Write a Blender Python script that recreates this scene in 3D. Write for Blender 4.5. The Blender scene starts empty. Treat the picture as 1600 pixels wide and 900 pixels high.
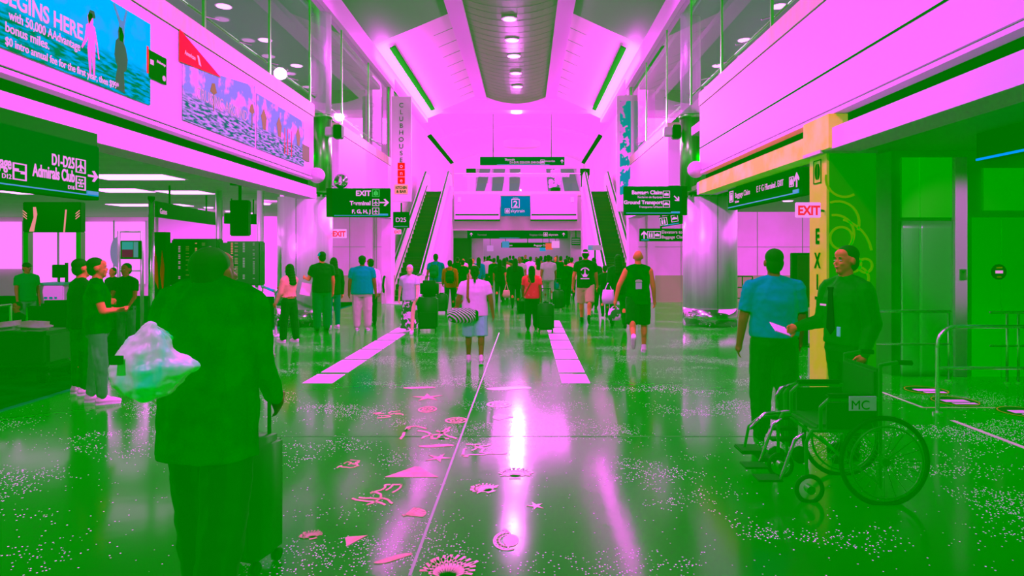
import bpy, bmesh, math, random
from mathutils import Vector, Matrix, Euler
random.seed(7)
sc = bpy.context.scene
COL = sc.collection
R = math.radians
F, VX, VY, EYE = 1000.0, 822.0, 395.0, 1.75     # focal length (px), vanishing point, eye height
def WX(px, Y): return (px - VX) * Y / F
def WZ(py, Y): return EYE + (VY - py) * Y / F
def GY(py): return F * EYE / (py - VY)

# ------------------------------------------------------------------ camera, world, light
cam = bpy.data.objects.new('camera', bpy.data.cameras.new('camera'))
COL.objects.link(cam); sc.camera = cam
cam.location = (0, 0, EYE); cam.rotation_euler = (R(90), 0, 0)
cam.data.sensor_width = 36; cam.data.lens = F / 1600 * 36
cam.data.shift_x = (800 - VX) / 1600; cam.data.shift_y = -(450 - VY) / 1600
cam.data.clip_end = 300
vs = sc.view_settings
vs.view_transform = 'Standard'; vs.look = 'None'; vs.gamma = 1; vs.exposure = 0
vs.use_curve_mapping = False
wd = bpy.data.worlds.new('world'); sc.world = wd; wd.use_nodes = True
wd.node_tree.nodes['Background'].inputs[0].default_value = (.02, .2, .02, 1)
wd.node_tree.nodes['Background'].inputs[1].default_value = 1
sc.cycles.max_bounces = 8; sc.cycles.diffuse_bounces = 3; sc.cycles.glossy_bounces = 4
sc.cycles.sample_clamp_indirect = 4
MAG = (1.0, .03, 1.0)
# added shadowless green suns as even fill from six sides, no such fixtures
FILL = 2.15
for rx, ry in ((0, 0), (180, 0), (90, 0), (-90, 0), (0, 90), (0, -90)):
    d = bpy.data.lights.new('fill_sun', 'SUN'); d.color = (0, 1, 0); d.energy = FILL * (1.05 if rx in (90, -90) else (1.15 if ry else .95))
    d.angle = R(60); d.use_shadow = False; d.specular_factor = 0
    o = bpy.data.objects.new('fill_sun', d); COL.objects.link(o); o.rotation_euler = (R(rx + 8), R(ry + 6), 0)
def area(loc, rot, sx, sy, e, col=MAG, spread=180):
    d = bpy.data.lights.new('area_lamp', 'AREA'); d.shape = 'RECTANGLE'; d.size = sx; d.size_y = sy
    d.energy = e; d.color = col; d.spread = R(spread)
    o = bpy.data.objects.new('area_lamp', d); COL.objects.link(o); o.location = loc; o.rotation_euler = [R(a) for a in rot]
    return o
def lamp(loc, e, rad=.1, col=MAG):
    d = bpy.data.lights.new('lamp', 'POINT'); d.energy = e; d.shadow_soft_size = rad; d.color = col
    o = bpy.data.objects.new('lamp', d); COL.objects.link(o); o.location = loc
def spot(loc, to, e, ang=80, rad=.1, col=MAG, blend=.6):
    d = bpy.data.lights.new('spot_lamp', 'SPOT'); d.energy = e; d.shadow_soft_size = rad; d.color = col
    d.spot_size = R(ang); d.spot_blend = blend
    o = bpy.data.objects.new('spot_lamp', d); COL.objects.link(o); o.location = loc
    o.rotation_euler = (Vector(to) - Vector(loc)).to_track_quat('-Z', 'Y').to_euler()
CX = -.56
# cove lamps that wash the side ceilings
for s in (-1, 1):
    area((CX + s * 3.7, 25, 7.75), (180, s * 28, 0), .5, 11, 1500)
# general hall downlight
for y, pw_ in ((4.5, 900), (8, 1100), (14, 1500), (20, 1500), (26, 1500)): spot((CX, y, 8.5), (CX, y, 0), pw_, 120, .15)
# strong lamp in the dark ceiling strip; two added beyond for the floor streak
for y, pw_ in ((23.4, 1500), (30.8, 3500), (36, 4500)): spot((CX + .1, y, 8.3), (CX, y - 12, 0), pw_, 110, .2, (1, .1, 1))
# added mid-hall spots that brighten the fascias
for y in (5, 8, 11, 14, 18.5):
    spot((CX, y, 7.8), (-4.65, y, 3.9), 1500, 95, .1)
    spot((CX, y, 7.8), (3.53, y, 3.9), 1500 if y > 9 else 700, 95, .1, (1, .03, 1) if y > 9 else (.6, .03, 1))
spot((-7.8, 10, 2.9), (-5.5, 15.6, 1.7), 1800, 36, .1); spot((-.8, 11, 6), (4.3, 15.6, 1.6), 3500, 26, .1)  # added spots that brighten the left and right columns
spot((-1.6, -1.6, 6.5), (-1.9, 3.4, .9), 1100, 62, .1); spot((CX, -1.5, 8.2), (CX, 12, .8), 3000, 56, .1)  # added spots behind the camera, one for the bag, one for mid-hall
spot((-5.2, 5.2, 3.05), (-6.6, 8.7, .7), 160, 60, .08)  # added spot that brightens the pillows on the cart
# far end
area((CX, 38, 8.9), (0, 0, 0), 6, 8, 2200)
area((CX, 28.5, 6.5), (80, 0, 0), 6, 1, 600)
area((CX, 36, 2.8), (0, 0, 0), 5, 6, 160); area((CX, 50, 2.8), (0, 0, 0), 6, 12, 260)
# left concourse, right corridor
area((-12, 20, 3.05), (0, 0, 0), 8, 8, 800); spot((-9.6, 10.2, 3.1), (-10.1, 13.6, .8), 500, 60, .08); spot((-11, 21, 3.1), (-12, 26, 1.2), 900, 120, .1)  # both spots added to brighten the counter and the rear wall
spot((-7.2, 17.5, 3.1), (-7, 22.6, 1.6), 520, 110, .1)
area((8, 17, 3.1), (0, 0, 0), 5, 7, 260)
spot((5.5, 17.5, 3.0), (5.2, 22.6, 1.5), 420, 110, .1); spot((9.4, 17.5, 3.0), (9.4, 22.6, 1.3), 700, 110, .1)
spot((5.9, 6.6, 3.0), (6.05, 9.1, 1.9), 130, 40, .08)  # added spot that brightens the elevator doors and jamb
for s in (-1, 1): area((CX + s * 7.6, 14, 6.6), (0, 0, 0), 2, 14, 260)

# ------------------------------------------------------------------ materials
def lin(c):
    c = c / 255.0
    return c / 12.92 if c <= .04045 else ((c + .055) / 1.055) ** 2.4
MATS = {}
def M(name, c=(0, 136, 0), rough=.7, metal=0, spec=.06, emit=0, noise=None, alpha=1, bump=0):
    if name in MATS: return MATS[name]
    m = bpy.data.materials.new(name); m.use_nodes = True; MATS[name] = m
    nt = m.node_tree; b = nt.nodes['Principled BSDF']
    col = (min(lin(c[0]), .85), min(lin(c[1]), .8), min(lin(c[2]), .85), 1)
    b.inputs['Base Color'].default_value = col
    b.inputs['Roughness'].default_value = rough; b.inputs['Metallic'].default_value = metal
    b.inputs['Specular IOR Level'].default_value = spec
    b.inputs['Alpha'].default_value = alpha
    if emit:
        b.inputs['Emission Color'].default_value = (lin(c[0]), lin(c[1]) , lin(c[2]), 1)
        b.inputs['Emission Strength'].default_value = emit
        b.inputs['Base Color'].default_value = (.05, .02, .05, 1)
    if noise:      # (scale, second colour, lo, hi, stretch)
        s, c2, lo, hi, st = noise
        tc = nt.nodes.new('ShaderNodeTexCoord'); mp = nt.nodes.new('ShaderNodeMapping')
        mp.inputs['Scale'].default_value = st
        nz = nt.nodes.new('ShaderNodeTexNoise'); nz.inputs['Scale'].default_value = s; nz.inputs['Detail'].default_value = 4
        rp = nt.nodes.new('ShaderNodeValToRGB'); rp.color_ramp.elements[0].position = lo; rp.color_ramp.elements[1].position = hi
        rp.color_ramp.elements[0].color = col
        rp.color_ramp.elements[1].color = (min(lin(c2[0]), .85), min(lin(c2[1]), .8), min(lin(c2[2]), .85), 1)
        L = nt.links.new
        L(tc.outputs['Object'], mp.inputs[0]); L(mp.outputs[0], nz.inputs['Vector']); L(nz.outputs[0], rp.inputs[0])
        L(rp.outputs[0], b.inputs['Emission Color' if emit else 'Base Color'])
        if bump:
            bp = nt.nodes.new('ShaderNodeBump'); bp.inputs['Strength'].default_value = bump; bp.inputs['Distance'].default_value = .02
            L(nz.outputs[0], bp.inputs['Height']); L(bp.outputs[0], b.inputs['Normal'])
    return m
white = M('white_panel', (238, 120, 238), .5, spec=.3)
wallp = M('wall_paint', (228, 128, 222), .6, noise=(1.2, (216, 128, 205), .35, .7, (1, 1, 1)))
dark = M('dark_paint', (0, 134, 0), .5, spec=0)
darkg = M('dark_recess', (2, 128, 2), .6, spec=0)
signg = M('sign_face', (0, 130, 5), .4, spec=0)
trimm = M('bronze_trim', (165, 145, 130), .5, .35, noise=(3, (185, 140, 150), .3, .7, (.3, 3, 1)))
steel = M('brushed_steel', (224, 165, 226), .34, .6, noise=(3, (205, 150, 208), .3, .7, (2.5, 2.5, .2)))
steeld = M('dark_steel', (110, 245, 100), .28, 1, noise=(4, (70, 240, 66), .3, .7, (8, 8, .2)))
chrome = M('chrome', (240, 250, 240), .12, 1)
brushed = M('ceiling_wood', (52, 130, 36), .5, noise=(6, (78, 128, 56), .35, .7, (.3, 6, 1)))
sofft = M('soffit', (150, 148, 145), .6, noise=(2, (122, 142, 118), .3, .75, (.4, 3, 1)))
lit = M('lamp_glow', (255, 128, 255), emit=4)
daylit = M('daylit_window', (255, 122, 255), emit=1.15)
letters = M('letter_white', (255, 150, 250), emit=.85)
lettp = M('letter_pink', (250, 150, 235), emit=.8)
red = M('exit_red', (255, 25, 15), emit=.9)
cyan = M('sign_cyan', (0, 160, 215), emit=.8)
yellow = M('yellow_paint', (222, 185, 60), .6, noise=(2.2, (236, 190, 110), .4, .6, (1, 1, 1)))
lime = M('lime_panel', (18, 172, 0), .6, noise=(1.1, (40, 160, 0), .3, .7, (1, 1, 1)))
limel = M('lime_swirl', (120, 184, 0), .6)
skin = M('skin_tan', (185, 105, 55), .6)
skind = M('skin_brown', (105, 100, 28), .6)
skinl = M('skin_light', (246, 128, 150), .6)
hairm = M('dark_hair', (4, 122, 0), .7, spec=.02)
blackc = M('black_cloth', (0, 132, 2), .85, spec=0, noise=(9, (0, 140, 0), .4, .6, (1, 1, 1)))
blackl = M('black_plastic', (0, 128, 0), .5, spec=.01)
def glassmat():
    m = bpy.data.materials.new('clear_glass'); m.use_nodes = True; nt = m.node_tree
    for n in list(nt.nodes): nt.nodes.remove(n)
    o = nt.nodes.new('ShaderNodeOutputMaterial'); mx = nt.nodes.new('ShaderNodeMixShader')
    t = nt.nodes.new('ShaderNodeBsdfTransparent'); t.inputs[0].default_value = (.9, .99, .93, 1)
    g = nt.nodes.new('ShaderNodeBsdfGlossy'); g.inputs['Roughness'].default_value = .02
    f = nt.nodes.new('ShaderNodeFresnel'); f.inputs[0].default_value = 1.45
    ge = nt.nodes.new('ShaderNodeNewGeometry'); iv = nt.nodes.new('ShaderNodeMath'); iv.operation = 'SUBTRACT'; iv.inputs[0].default_value = 1; nt.links.new(ge.outputs['Backfacing'], iv.inputs[1]); mu = nt.nodes.new('ShaderNodeMath'); mu.operation = 'MULTIPLY'; nt.links.new(f.outputs[0], mu.inputs[0]); nt.links.new(iv.outputs[0], mu.inputs[1]); nt.links.new(mu.outputs[0], mx.inputs[0]); nt.links.new(t.outputs[0], mx.inputs[1]); nt.links.new(g.outputs[0], mx.inputs[2])
    nt.links.new(mx.outputs[0], o.inputs[0]); return m
glass = glassmat()

# ------------------------------------------------------------------ mesh helpers
class MB:
    def __init__(s): s.bm = bmesh.new()
    def box(s, x0, x1, y0, y1, z0, z1, bev=0):
        r = bmesh.ops.create_cube(s.bm, size=1)
        for v in r['verts']:
            v.co = Vector(((x0 + x1) / 2 + v.co.x * (x1 - x0), (y0 + y1) / 2 + v.co.y * (y1 - y0), (z0 + z1) / 2 + v.co.z * (z1 - z0)))
        if bev:
            es = {e for v in r['verts'] for e in v.link_edges}
            bmesh.ops.bevel(s.bm, geom=list(es), offset=bev, segments=2, affect='EDGES')
        return s
    def cyl(s, p0, p1, r0, r1=None, n=16):
        r1 = r0 if r1 is None else r1
        p0 = Vector(p0); p1 = Vector(p1); d = p1 - p0
        q = d.to_track_quat('Z', 'Y').to_matrix().to_4x4()
        r = bmesh.ops.create_cone(s.bm, cap_ends=True, segments=n, radius1=r0, radius2=r1, depth=d.length,
                                  matrix=Matrix.Translation((p0 + p1) / 2) @ q)
        return s
    def path(s, pts, r, n=10):
        for a, b in zip(pts, pts[1:]):
            cap(s.bm, Vector(a), Vector(b), r, r, n)
        return s
    def ell(s, c, rad, rot=None, n=14):
        m = Matrix.Translation(Vector(c)) @ (rot.to_4x4() if rot else Matrix()) @ Matrix.Diagonal((*rad, 1))
        bmesh.ops.create_uvsphere(s.bm, u_segments=n, v_segments=max(6, n * 2 // 3), radius=1, matrix=m); return s
    def prism(s, poly, axis, a, b):      # polygon in the two other axes, extruded along axis a..b
        def P(u, v, w): return {'x': (w, u, v), 'y': (u, w, v), 'z': (u, v, w)}[axis]
        A = [s.bm.verts.new(P(u, v, a)) for u, v in poly]; B = [s.bm.verts.new(P(u, v, b)) for u, v in poly]
        n = len(poly)
        s.bm.faces.new(A); s.bm.faces.new(B[::-1])
        for i in range(n): s.bm.faces.new((A[i], B[i], B[(i + 1) % n], A[(i + 1) % n]))
        return s
    def build(s, name, mat, parent=None, smooth=False, loc=None, label=None):
        bmesh.ops.recalc_face_normals(s.bm, faces=s.bm.faces)
        me = bpy.data.meshes.new(name); s.bm.to_mesh(me); s.bm.free(); me.materials.append(mat)
        if smooth: me.polygons.foreach_set('use_smooth', [True] * len(me.polygons))
        o = bpy.data.objects.new(name, me); COL.objects.link(o)
        if parent: o.parent = parent
        if loc: o.location = loc
        if label: o['label'] = label
        return o
def cap(bm, p0, p1, r0, r1, n=10, flat=False):   # flat: cut square at the far end
    d = p1 - p0
    if d.length < 1e-6: d = Vector((0, 0, 1e-4))
    q = d.to_track_quat('Z', 'Y').to_matrix()
    prof = []
    if 1:
        for a in (-80, -45, 0): prof.append((p0 + d.normalized() * r0 * math.sin(R(a)), r0 * math.cos(R(a))))
    if flat: prof.append((p1, r1))
    else:
        for a in (0, 45, 80): prof.append((p1 + d.normalized() * r1 * math.sin(R(a)), r1 * math.cos(R(a))))
    loop = []
    for c, r in prof:
        loop.append([bm.verts.new(c + q @ Vector((r * math.cos(k * 2 * math.pi / n), r * math.sin(k * 2 * math.pi / n), 0))) for k in range(n)])
    for a, b in zip(loop, loop[1:]):
        for k in range(n): bm.faces.new((a[k], a[(k + 1) % n], b[(k + 1) % n], b[k]))
    bm.faces.new(loop[0][::-1]); bm.faces.new(loop[-1])
def loft(bm, rings, T=lambda p: p, n=16):    # rings: (center xyz, rx, ry)
    L = []
    for c, rx, ry in rings:
        L.append([bm.verts.new(T(Vector((c[0] + rx * math.cos(k * 2 * math.pi / n), c[1] + ry * math.sin(k * 2 * math.pi / n), c[2])))) for k in range(n)])
    for a, b in zip(L, L[1:]):
        for k in range(n): bm.faces.new((a[k], a[(k + 1) % n], b[(k + 1) % n], b[k]))
    bm.faces.new(L[0][::-1]); bm.faces.new(L[-1])
def tag(o, label=None, cat=None, group=None, kind=None):
    for k, v in (('label', label), ('category', cat), ('group', group), ('kind', kind)):
        if v: o[k] = v
    return o
def empty(name, loc=(0, 0, 0), rz=0, label=None, cat=None, group=None, scale=1):
    o = bpy.data.objects.new(name, None); COL.objects.link(o); o.location = loc; o.rotation_euler = (0, 0, R(rz)); o.scale = (scale,) * 3
    return tag(o, label, cat, group)
def struct(name, mb, mat, label=None, parent=None, smooth=False):
    o = mb.build(name, mat, parent, smooth)
    if not parent: tag(o, label, None, None, 'structure'); o['category'] = name.split('_')[0]
    return o
def remesh(o, vox, sm=4, disp=0, dsize=.1):
    m = o.modifiers.new('r', 'REMESH'); m.mode = 'VOXEL'; m.voxel_size = vox; m.use_smooth_shade = True
    if disp:
        t = bpy.data.textures.new('folds', 'CLOUDS'); t.noise_scale = dsize; t.noise_depth = 1
        d = o.modifiers.new('d', 'DISPLACE'); d.texture = t; d.strength = disp; d.mid_level = .5
    if sm:
        k = o.modifiers.new('s', 'SMOOTH'); k.factor = .5; k.iterations = sm
    return o
def text(s, parent, x, z, size, mat, y=-.03, align='LEFT', name='lettering', rz=0, sx=1, bold=0, rot=None):
    c = bpy.data.curves.new(name, 'FONT'); c.body = s; c.size = size; c.align_x = align; c.extrude = .002; c.offset = bold
    c.materials.append(mat)
    tmp = bpy.data.objects.new('tmp', c); COL.objects.link(tmp); me = bpy.data.meshes.new_from_object(tmp.evaluated_get(bpy.context.evaluated_depsgraph_get())); bpy.data.objects.remove(tmp)
    if not me.materials: me.materials.append(mat)
    o = bpy.data.objects.new(name, me); COL.objects.link(o); o.parent = parent
    o.location = (x, y, z); o.rotation_euler = rot or (R(90), R(rz), 0); o.scale = (sx, 1, 1)
    return o
def panel(parent, x0, x1, z0, z1, mat, name='panel', y0=-.01, y1=.01, bev=0):
    return MB().box(x0, x1, y0, y1, z0, z1, bev).build(name, mat, parent)
def poly(parent, pts, mat, name, y0=-.006, y1=0):
    return MB().prism(pts, 'y', y0, y1).build(name, mat, parent)
def icon(parent, x, z, s, kind, mat, y=-.03):
    b = MB(); t = s * .07; h = s / 2
    for x0, x1, z0, z1 in ((-h, h, -h, -h + t), (-h, h, h - t, h), (-h, -h + t, -h + t, h - t), (h - t, h, -h + t, h - t)):
        b.box(x + x0, x + x1, y - .004, y + .004, z + z0, z + z1)
    def P(pts): b.prism([(x + u * s, z + v * s) for u, v in pts], 'y', y - .004, y + .004)
    if kind == 'plane':
        P([(-.04, .3), (0, .4), (.04, .3), (.04, .1), (.32, -.1), (.32, -.17), (.04, -.06), (.03, -.25), (.12, -.33), (.12, -.38), (0, -.33),
           (-.12, -.38), (-.12, -.33), (-.03, -.25), (-.04, -.06), (-.32, -.17), (-.32, -.1), (-.04, .1)])
    elif kind == 'bag':
        P([(-.32, -.2), (.32, -.2), (.32, .12), (-.32, .12)]); P([(-.1, .15), (.1, .15), (.1, .22), (-.1, .22)])
    elif kind == 'train':
        P([(-.28, -.3), (-.1, -.3), (-.1, .3), (-.28, .1)]); P([(.28, -.3), (.1, -.3), (.1, .3), (.28, .1)]); P([(-.05, -.38), (.05, -.38), (.05, .38), (-.05, .38)])
    elif kind == 'bar':
        P([(-.38, .0), (.1, 0), (.1, -.12), (.4, -.12), (.4, .05), (-.1, .05), (-.1, .18), (-.38, .18)])
    elif kind == 'club':
        for a in range(0, 360, 60):
            u, v = .26 * math.cos(R(a)), .26 * math.sin(R(a)); P([(u - .06, v - .06), (u + .06, v - .06), (u + .06, v + .06), (u - .06, v + .06)])
        P([(-.1, -.1), (.1, -.1), (0, .14)])
    elif kind == 'people':
        for u in (-.2, .12):
            P([(u - .08, -.35), (u + .12, -.35), (u + .12, .15), (u - .08, .15)]); P([(u - .04, .2), (u + .08, .2), (u + .08, .34), (u - .04, .34)])
    elif kind == 'car':
        P([(-.38, -.15), (.38, -.15), (.38, .05), (.2, .08), (.1, .22), (-.2, .22), (-.28, .06), (-.38, .05)])
    return b.build('pictogram', mat, parent)
def arrow(parent, x, z, s, ang, mat, y=-.03):
    pts = [(-.5, .07), (.15, .07), (-.08, .35), (.1, .38), (.5, 0), (.1, -.38), (-.08, -.35), (.15, -.07), (-.5, -.07)]
    c, q = math.cos(R(ang)), math.sin(R(ang))
    return MB().prism([(x + s * (u * c - v * q), z + s * (u * q + v * c)) for u, v in pts], 'y', y - .004, y + .004).build('arrow', mat, parent)
# ------------------------------------------------------------------ setting
XL, XR = -4.65, 3.53
def floor_mat():
    m = bpy.data.materials.new('terrazzo'); m.use_nodes = True; nt = m.node_tree; b = nt.nodes['Principled BSDF']; L = nt.links.new
    N = nt.nodes.new
    tc = N('ShaderNodeTexCoord')
    nz = N('ShaderNodeTexNoise'); nz.inputs['Scale'].default_value = 1.0; nz.inputs['Detail'].default_value = 3
    mp = N('ShaderNodeMapping'); mp.inputs['Scale'].default_value = (.7, 1.1, 1); mp.inputs['Rotation'].default_value = (0, 0, .5); mp.inputs['Location'].default_value = (.9, 0.3, 0)
    L(tc.outputs['Object'], mp.inputs[0]); L(mp.outputs[0], nz.inputs['Vector'])
    vo = N('ShaderNodeTexVoronoi'); vo.inputs['Scale'].default_value = 70; L(tc.outputs['Object'], vo.inputs['Vector'])
    sep = N('ShaderNodeSeparateColor'); L(vo.outputs['Color'], sep.inputs[0])
    # speckle: cells whose random value passes the patch mask
    pm = N('ShaderNodeMapRange'); pm.inputs['From Min'].default_value = .5; pm.inputs['From Max'].default_value = .64
    pm.inputs['To Min'].default_value = 1.0; pm.inputs['To Max'].default_value = .55; L(nz.outputs[0], pm.inputs[0])
    gt = N('ShaderNodeMath'); gt.operation = 'GREATER_THAN'; L(sep.outputs[0], gt.inputs[0]); L(pm.outputs[0], gt.inputs[1])
    ds = N('ShaderNodeMath'); ds.operation = 'LESS_THAN'; L(vo.outputs['Distance'], ds.inputs[0]); ds.inputs[1].default_value = .34
    # a few sparse chips everywhere
    g2 = N('ShaderNodeMath'); g2.operation = 'GREATER_THAN'; L(sep.outputs[1], g2.inputs[0]); g2.inputs[1].default_value = .988
    mx = N('ShaderNodeMath'); mx.operation = 'MAXIMUM'; L(gt.outputs[0], mx.inputs[0]); L(g2.outputs[0], mx.inputs[1])
    ml = N('ShaderNodeMath'); ml.operation = 'MULTIPLY'; L(mx.outputs[0], ml.inputs[0]); L(ds.outputs[0], ml.inputs[1])
    mc = N('ShaderNodeMix'); mc.data_type = 'RGBA'; L(ml.outputs[0], mc.inputs[0])
    mc.inputs[6].default_value = (.0006, .24, .0004, 1); mc.inputs[7].default_value = (.85, .3, .85, 1)
    L(mc.outputs[2], b.inputs['Base Color'])
    b.inputs['Roughness'].default_value = .12; b.inputs['Specular IOR Level'].default_value = .055
    n2 = N('ShaderNodeTexNoise'); n2.inputs['Scale'].default_value = 5; L(tc.outputs['Object'], n2.inputs['Vector'])
    bp = N('ShaderNodeBump'); bp.inputs['Strength'].default_value = .03; bp.inputs['Distance'].default_value = .02
    L(n2.outputs[0], bp.inputs['Height']); L(bp.outputs[0], b.inputs['Normal'])
    return m
fl = struct('floor', MB().box(-24, 14, -3, 60, -.1, 0), floor_mat(), 'dark polished terrazzo concourse floor with pale chips')
o = struct('floor_carpet', MB().box(-24, -5.85, -3, 26, 0, .006), M('carpet', (0, 138, 2), .95, spec=0, noise=(3, (0, 132, 0), .4, .6, (1, 1, 1))), 'dark carpet covering the left concourse floor')
struct('trim_carpet_edge', MB().box(-5.85, -5.76, -3, 26, 0, .007), M('carpet_edge', (10, 142, 50), .8, spec=0), 'teal edge strip of the dark carpet')
jm = M('joint_brass', (170, 140, 170), .4)
def floor_line(name, p0, p1, w, mat, lab):
    d = (Vector(p1) - Vector(p0)).normalized(); n = Vector((-d.y, d.x)) * w / 2
    a, b = Vector(p0), Vector(p1)
    o = MB().prism([(a + n)[:], (a - n)[:], (b - n)[:], (b + n)[:]], 'z', 0, .003).build(name, mat); return tag(o, lab, 'floor strip', None, 'structure')
floor_line('trim_1', (WX(640, GY(900)), GY(900)), (WX(780, 14), 14), .018, jm, 'thin metal joint running down the middle of the floor')
floor_line('trim_2', (-3, GY(682)), (3.5, GY(682)), .006, M('joint_faint', (60, 140, 60)), 'faint joint crossing the floor')
lm = M('floor_stripe', (190, 140, 175), .5)
floor_line('trim_3', (WX(1368, GY(609)), GY(609)), (WX(1442, GY(637)), GY(637)), .035, lm, 'pale floor stripe beside the wheelchair')
floor_line('trim_4', (WX(1440, GY(637)), GY(637)), (WX(1590, GY(637)), GY(637)), .03, M('floor_stripe_dim', (150, 140, 110)), 'pale floor stripe along the railing')
floor_line('trim_5', (WX(1488, GY(657)), GY(657)), (WX(1620, GY(707)), GY(707)), .05, lm, 'pale floor stripe at the right edge')
# fascias on both sides of the hall
def fascia(side, X, y0, y1, s):
    def bx(z0, z1, d0, d1): a, b = X + s * d0, X + s * d1; return MB().box(min(a, b), max(a, b), y0, y1, z0, z1)
    # s=+1 grows into the wall on the right, -1 on the left
    struct(f'wall_{side}', bx(3.42, 4.72, 0, .35), white, f'white fascia panels on the {side} side of the hall')
    struct(f'trim_{side}', bx(4.73, 4.99, -.02, .35), trimm, f'brushed bronze rail capping the {side} fascia')
    struct(f'trim_{side}_joint', bx(3.385, 3.42, .03, .3), darkg, f'dark shadow joint under the {side} fascia')
    struct(f'trim_{side}_ledge', bx(3.34, 3.385, -.03, .35), white, f'white ledge under the {side} fascia')
    struct(f'trim_{side}_recess', bx(3.17, 3.34, .12, .35), darkg, f'dark recessed band under the {side} fascia')
    struct(f'trim_{side}_beam', bx(2.93, 3.17, -.06, .35), white, f'white beam along the {side} edge of the hall')
tag(MB().box(WX(805, 31.3) - .5, WX(805, 31.3) + .5, 31.36, 32, 3.9, 4.3).build('sign_mount', blackl), 'dark mount holding the train station sign', 'mount')
fascia('left', XL, -2, 14.0, -1); fascia('right', XR, -2, 13.0, 1)
struct('trim_line', MB().box(XR - .004, XR + .3, -2, 13, 3.86, 3.885), darkg, 'dark groove along the right fascia')
fascia('back_left', XL, 15.9, 22.0, -1); fascia('back_right', XR, 15.9, 22.0, 1)
# mezzanine slabs, side ceilings under them, upper rooms
struct('ceiling_left_concourse', MB().box(-24, XL - .36, -2, 30, 3.2, 3.3), sofft, 'low slatted ceiling over the left concourse')
struct('ceiling_right_corridor', MB().box(XR + .36, 13, -2, 24, 3.2, 3.3), M('dark_soffit', (60, 135, 50), .6), 'low ceiling over the right corridor')
for s, X in (('left', XL), ('right', XR)):
    q = -1 if s == 'left' else 1
    xs = sorted((X + q * .36, X + q * 6.5))
    struct(f'floor_upper_{s}', MB().box(xs[0], xs[1], -2, 22, 4.5, 4.7), wallp, f'upper level floor on the {s}')
    struct(f'ceiling_upper_{s}', MB().box(xs[0], xs[1], -2, 22, 7.35, 7.5), M('upper_soffit', (105, 140, 118), .6), f'upper level ceiling on the {s}')
    xe = X + q * 6.5; xs2 = sorted((xe, xe + q * .2))
    struct(f'wall_upper_{s}', MB().box(xs2[0], xs2[1], -2, 22, 4.7, 7.35), wallp, f'back wall of the upper level on the {s}')
    for k in range(8):
        y = 3 + k * 2.3
        e = empty('ceiling_downlight', (X + q * 2.2, y, 7.34), 0, f'round downlight in the upper {s} ceiling, number {k+1} from the front', 'ceiling light', f'upper {s} downlights')
        MB().cyl((0, 0, -.015), (0, 0, .0), .16, .16, 20).build('lamp_lens', lit, e)
        MB().cyl((0, 0, -.008), (0, 0, .002), .19, .19, 20).build('trim_ring', steel, e)
    # glazing: header, panes and mullions
    hx = sorted((X - q * .05, X + q * .2))
    struct(f'trim_{s}_header', MB().box(hx[0], hx[1], -2, 22.4, 7.45, 7.85), white, f'white header beam over the {s} glazing')
    ys = [-2, 2.2, 4.6, 7, 9.4, 11.8, 14.0, 16.4, 19.2, 22.0]
    for k, (a, b) in enumerate(zip(ys, ys[1:])):
        w = empty(f'window_{s}_{k+1}', (X + q * .08, (a + b) / 2, 4.99), 0, f'glass pane {k+1} from the front of the upper {s} gallery', 'window'); w['kind'] = 'structure'
        h = (b - a) / 2
        MB().box(-.006, .006, -h + .03, h - .03, 0, 2.46).build('pane', glass, w)
        f = MB().box(-.02, .02, h - .025, h + .025, 0, 2.46)
        f.build('mullion', steeld, w)
        MB().path([(q * .25, -h, .42), (q * .25, h, .42)], .022, 8).build('handrail', steeld, w, True)
        b_ = MB()
        for yy in (-h * .6, h * .4): b_.cyl((q * .25, yy, .42), (q * .02, yy, .36), .012)
        b_.build('rail_bracket', chrome, w)
# white pillars where the side walls end, and further walls
for s, X, q in (('left', XL, -1), ('right', XR, 1)):
    a = sorted((X, X + q * .32)); struct(f'wall_{s}_pillar', MB().box(a[0], a[1], 22.0, 22.5, 0, 7.6), wallp, f'slim pale pillar ending the {s} side wall')
    a = sorted((X + q * .75, X + q * 1.0)); struct(f'wall_{s}_far', MB().box(a[0], a[1], 22.5, 48, 0, 8.3), wallp, f'pale wall beyond the {s} escalator')
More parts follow.
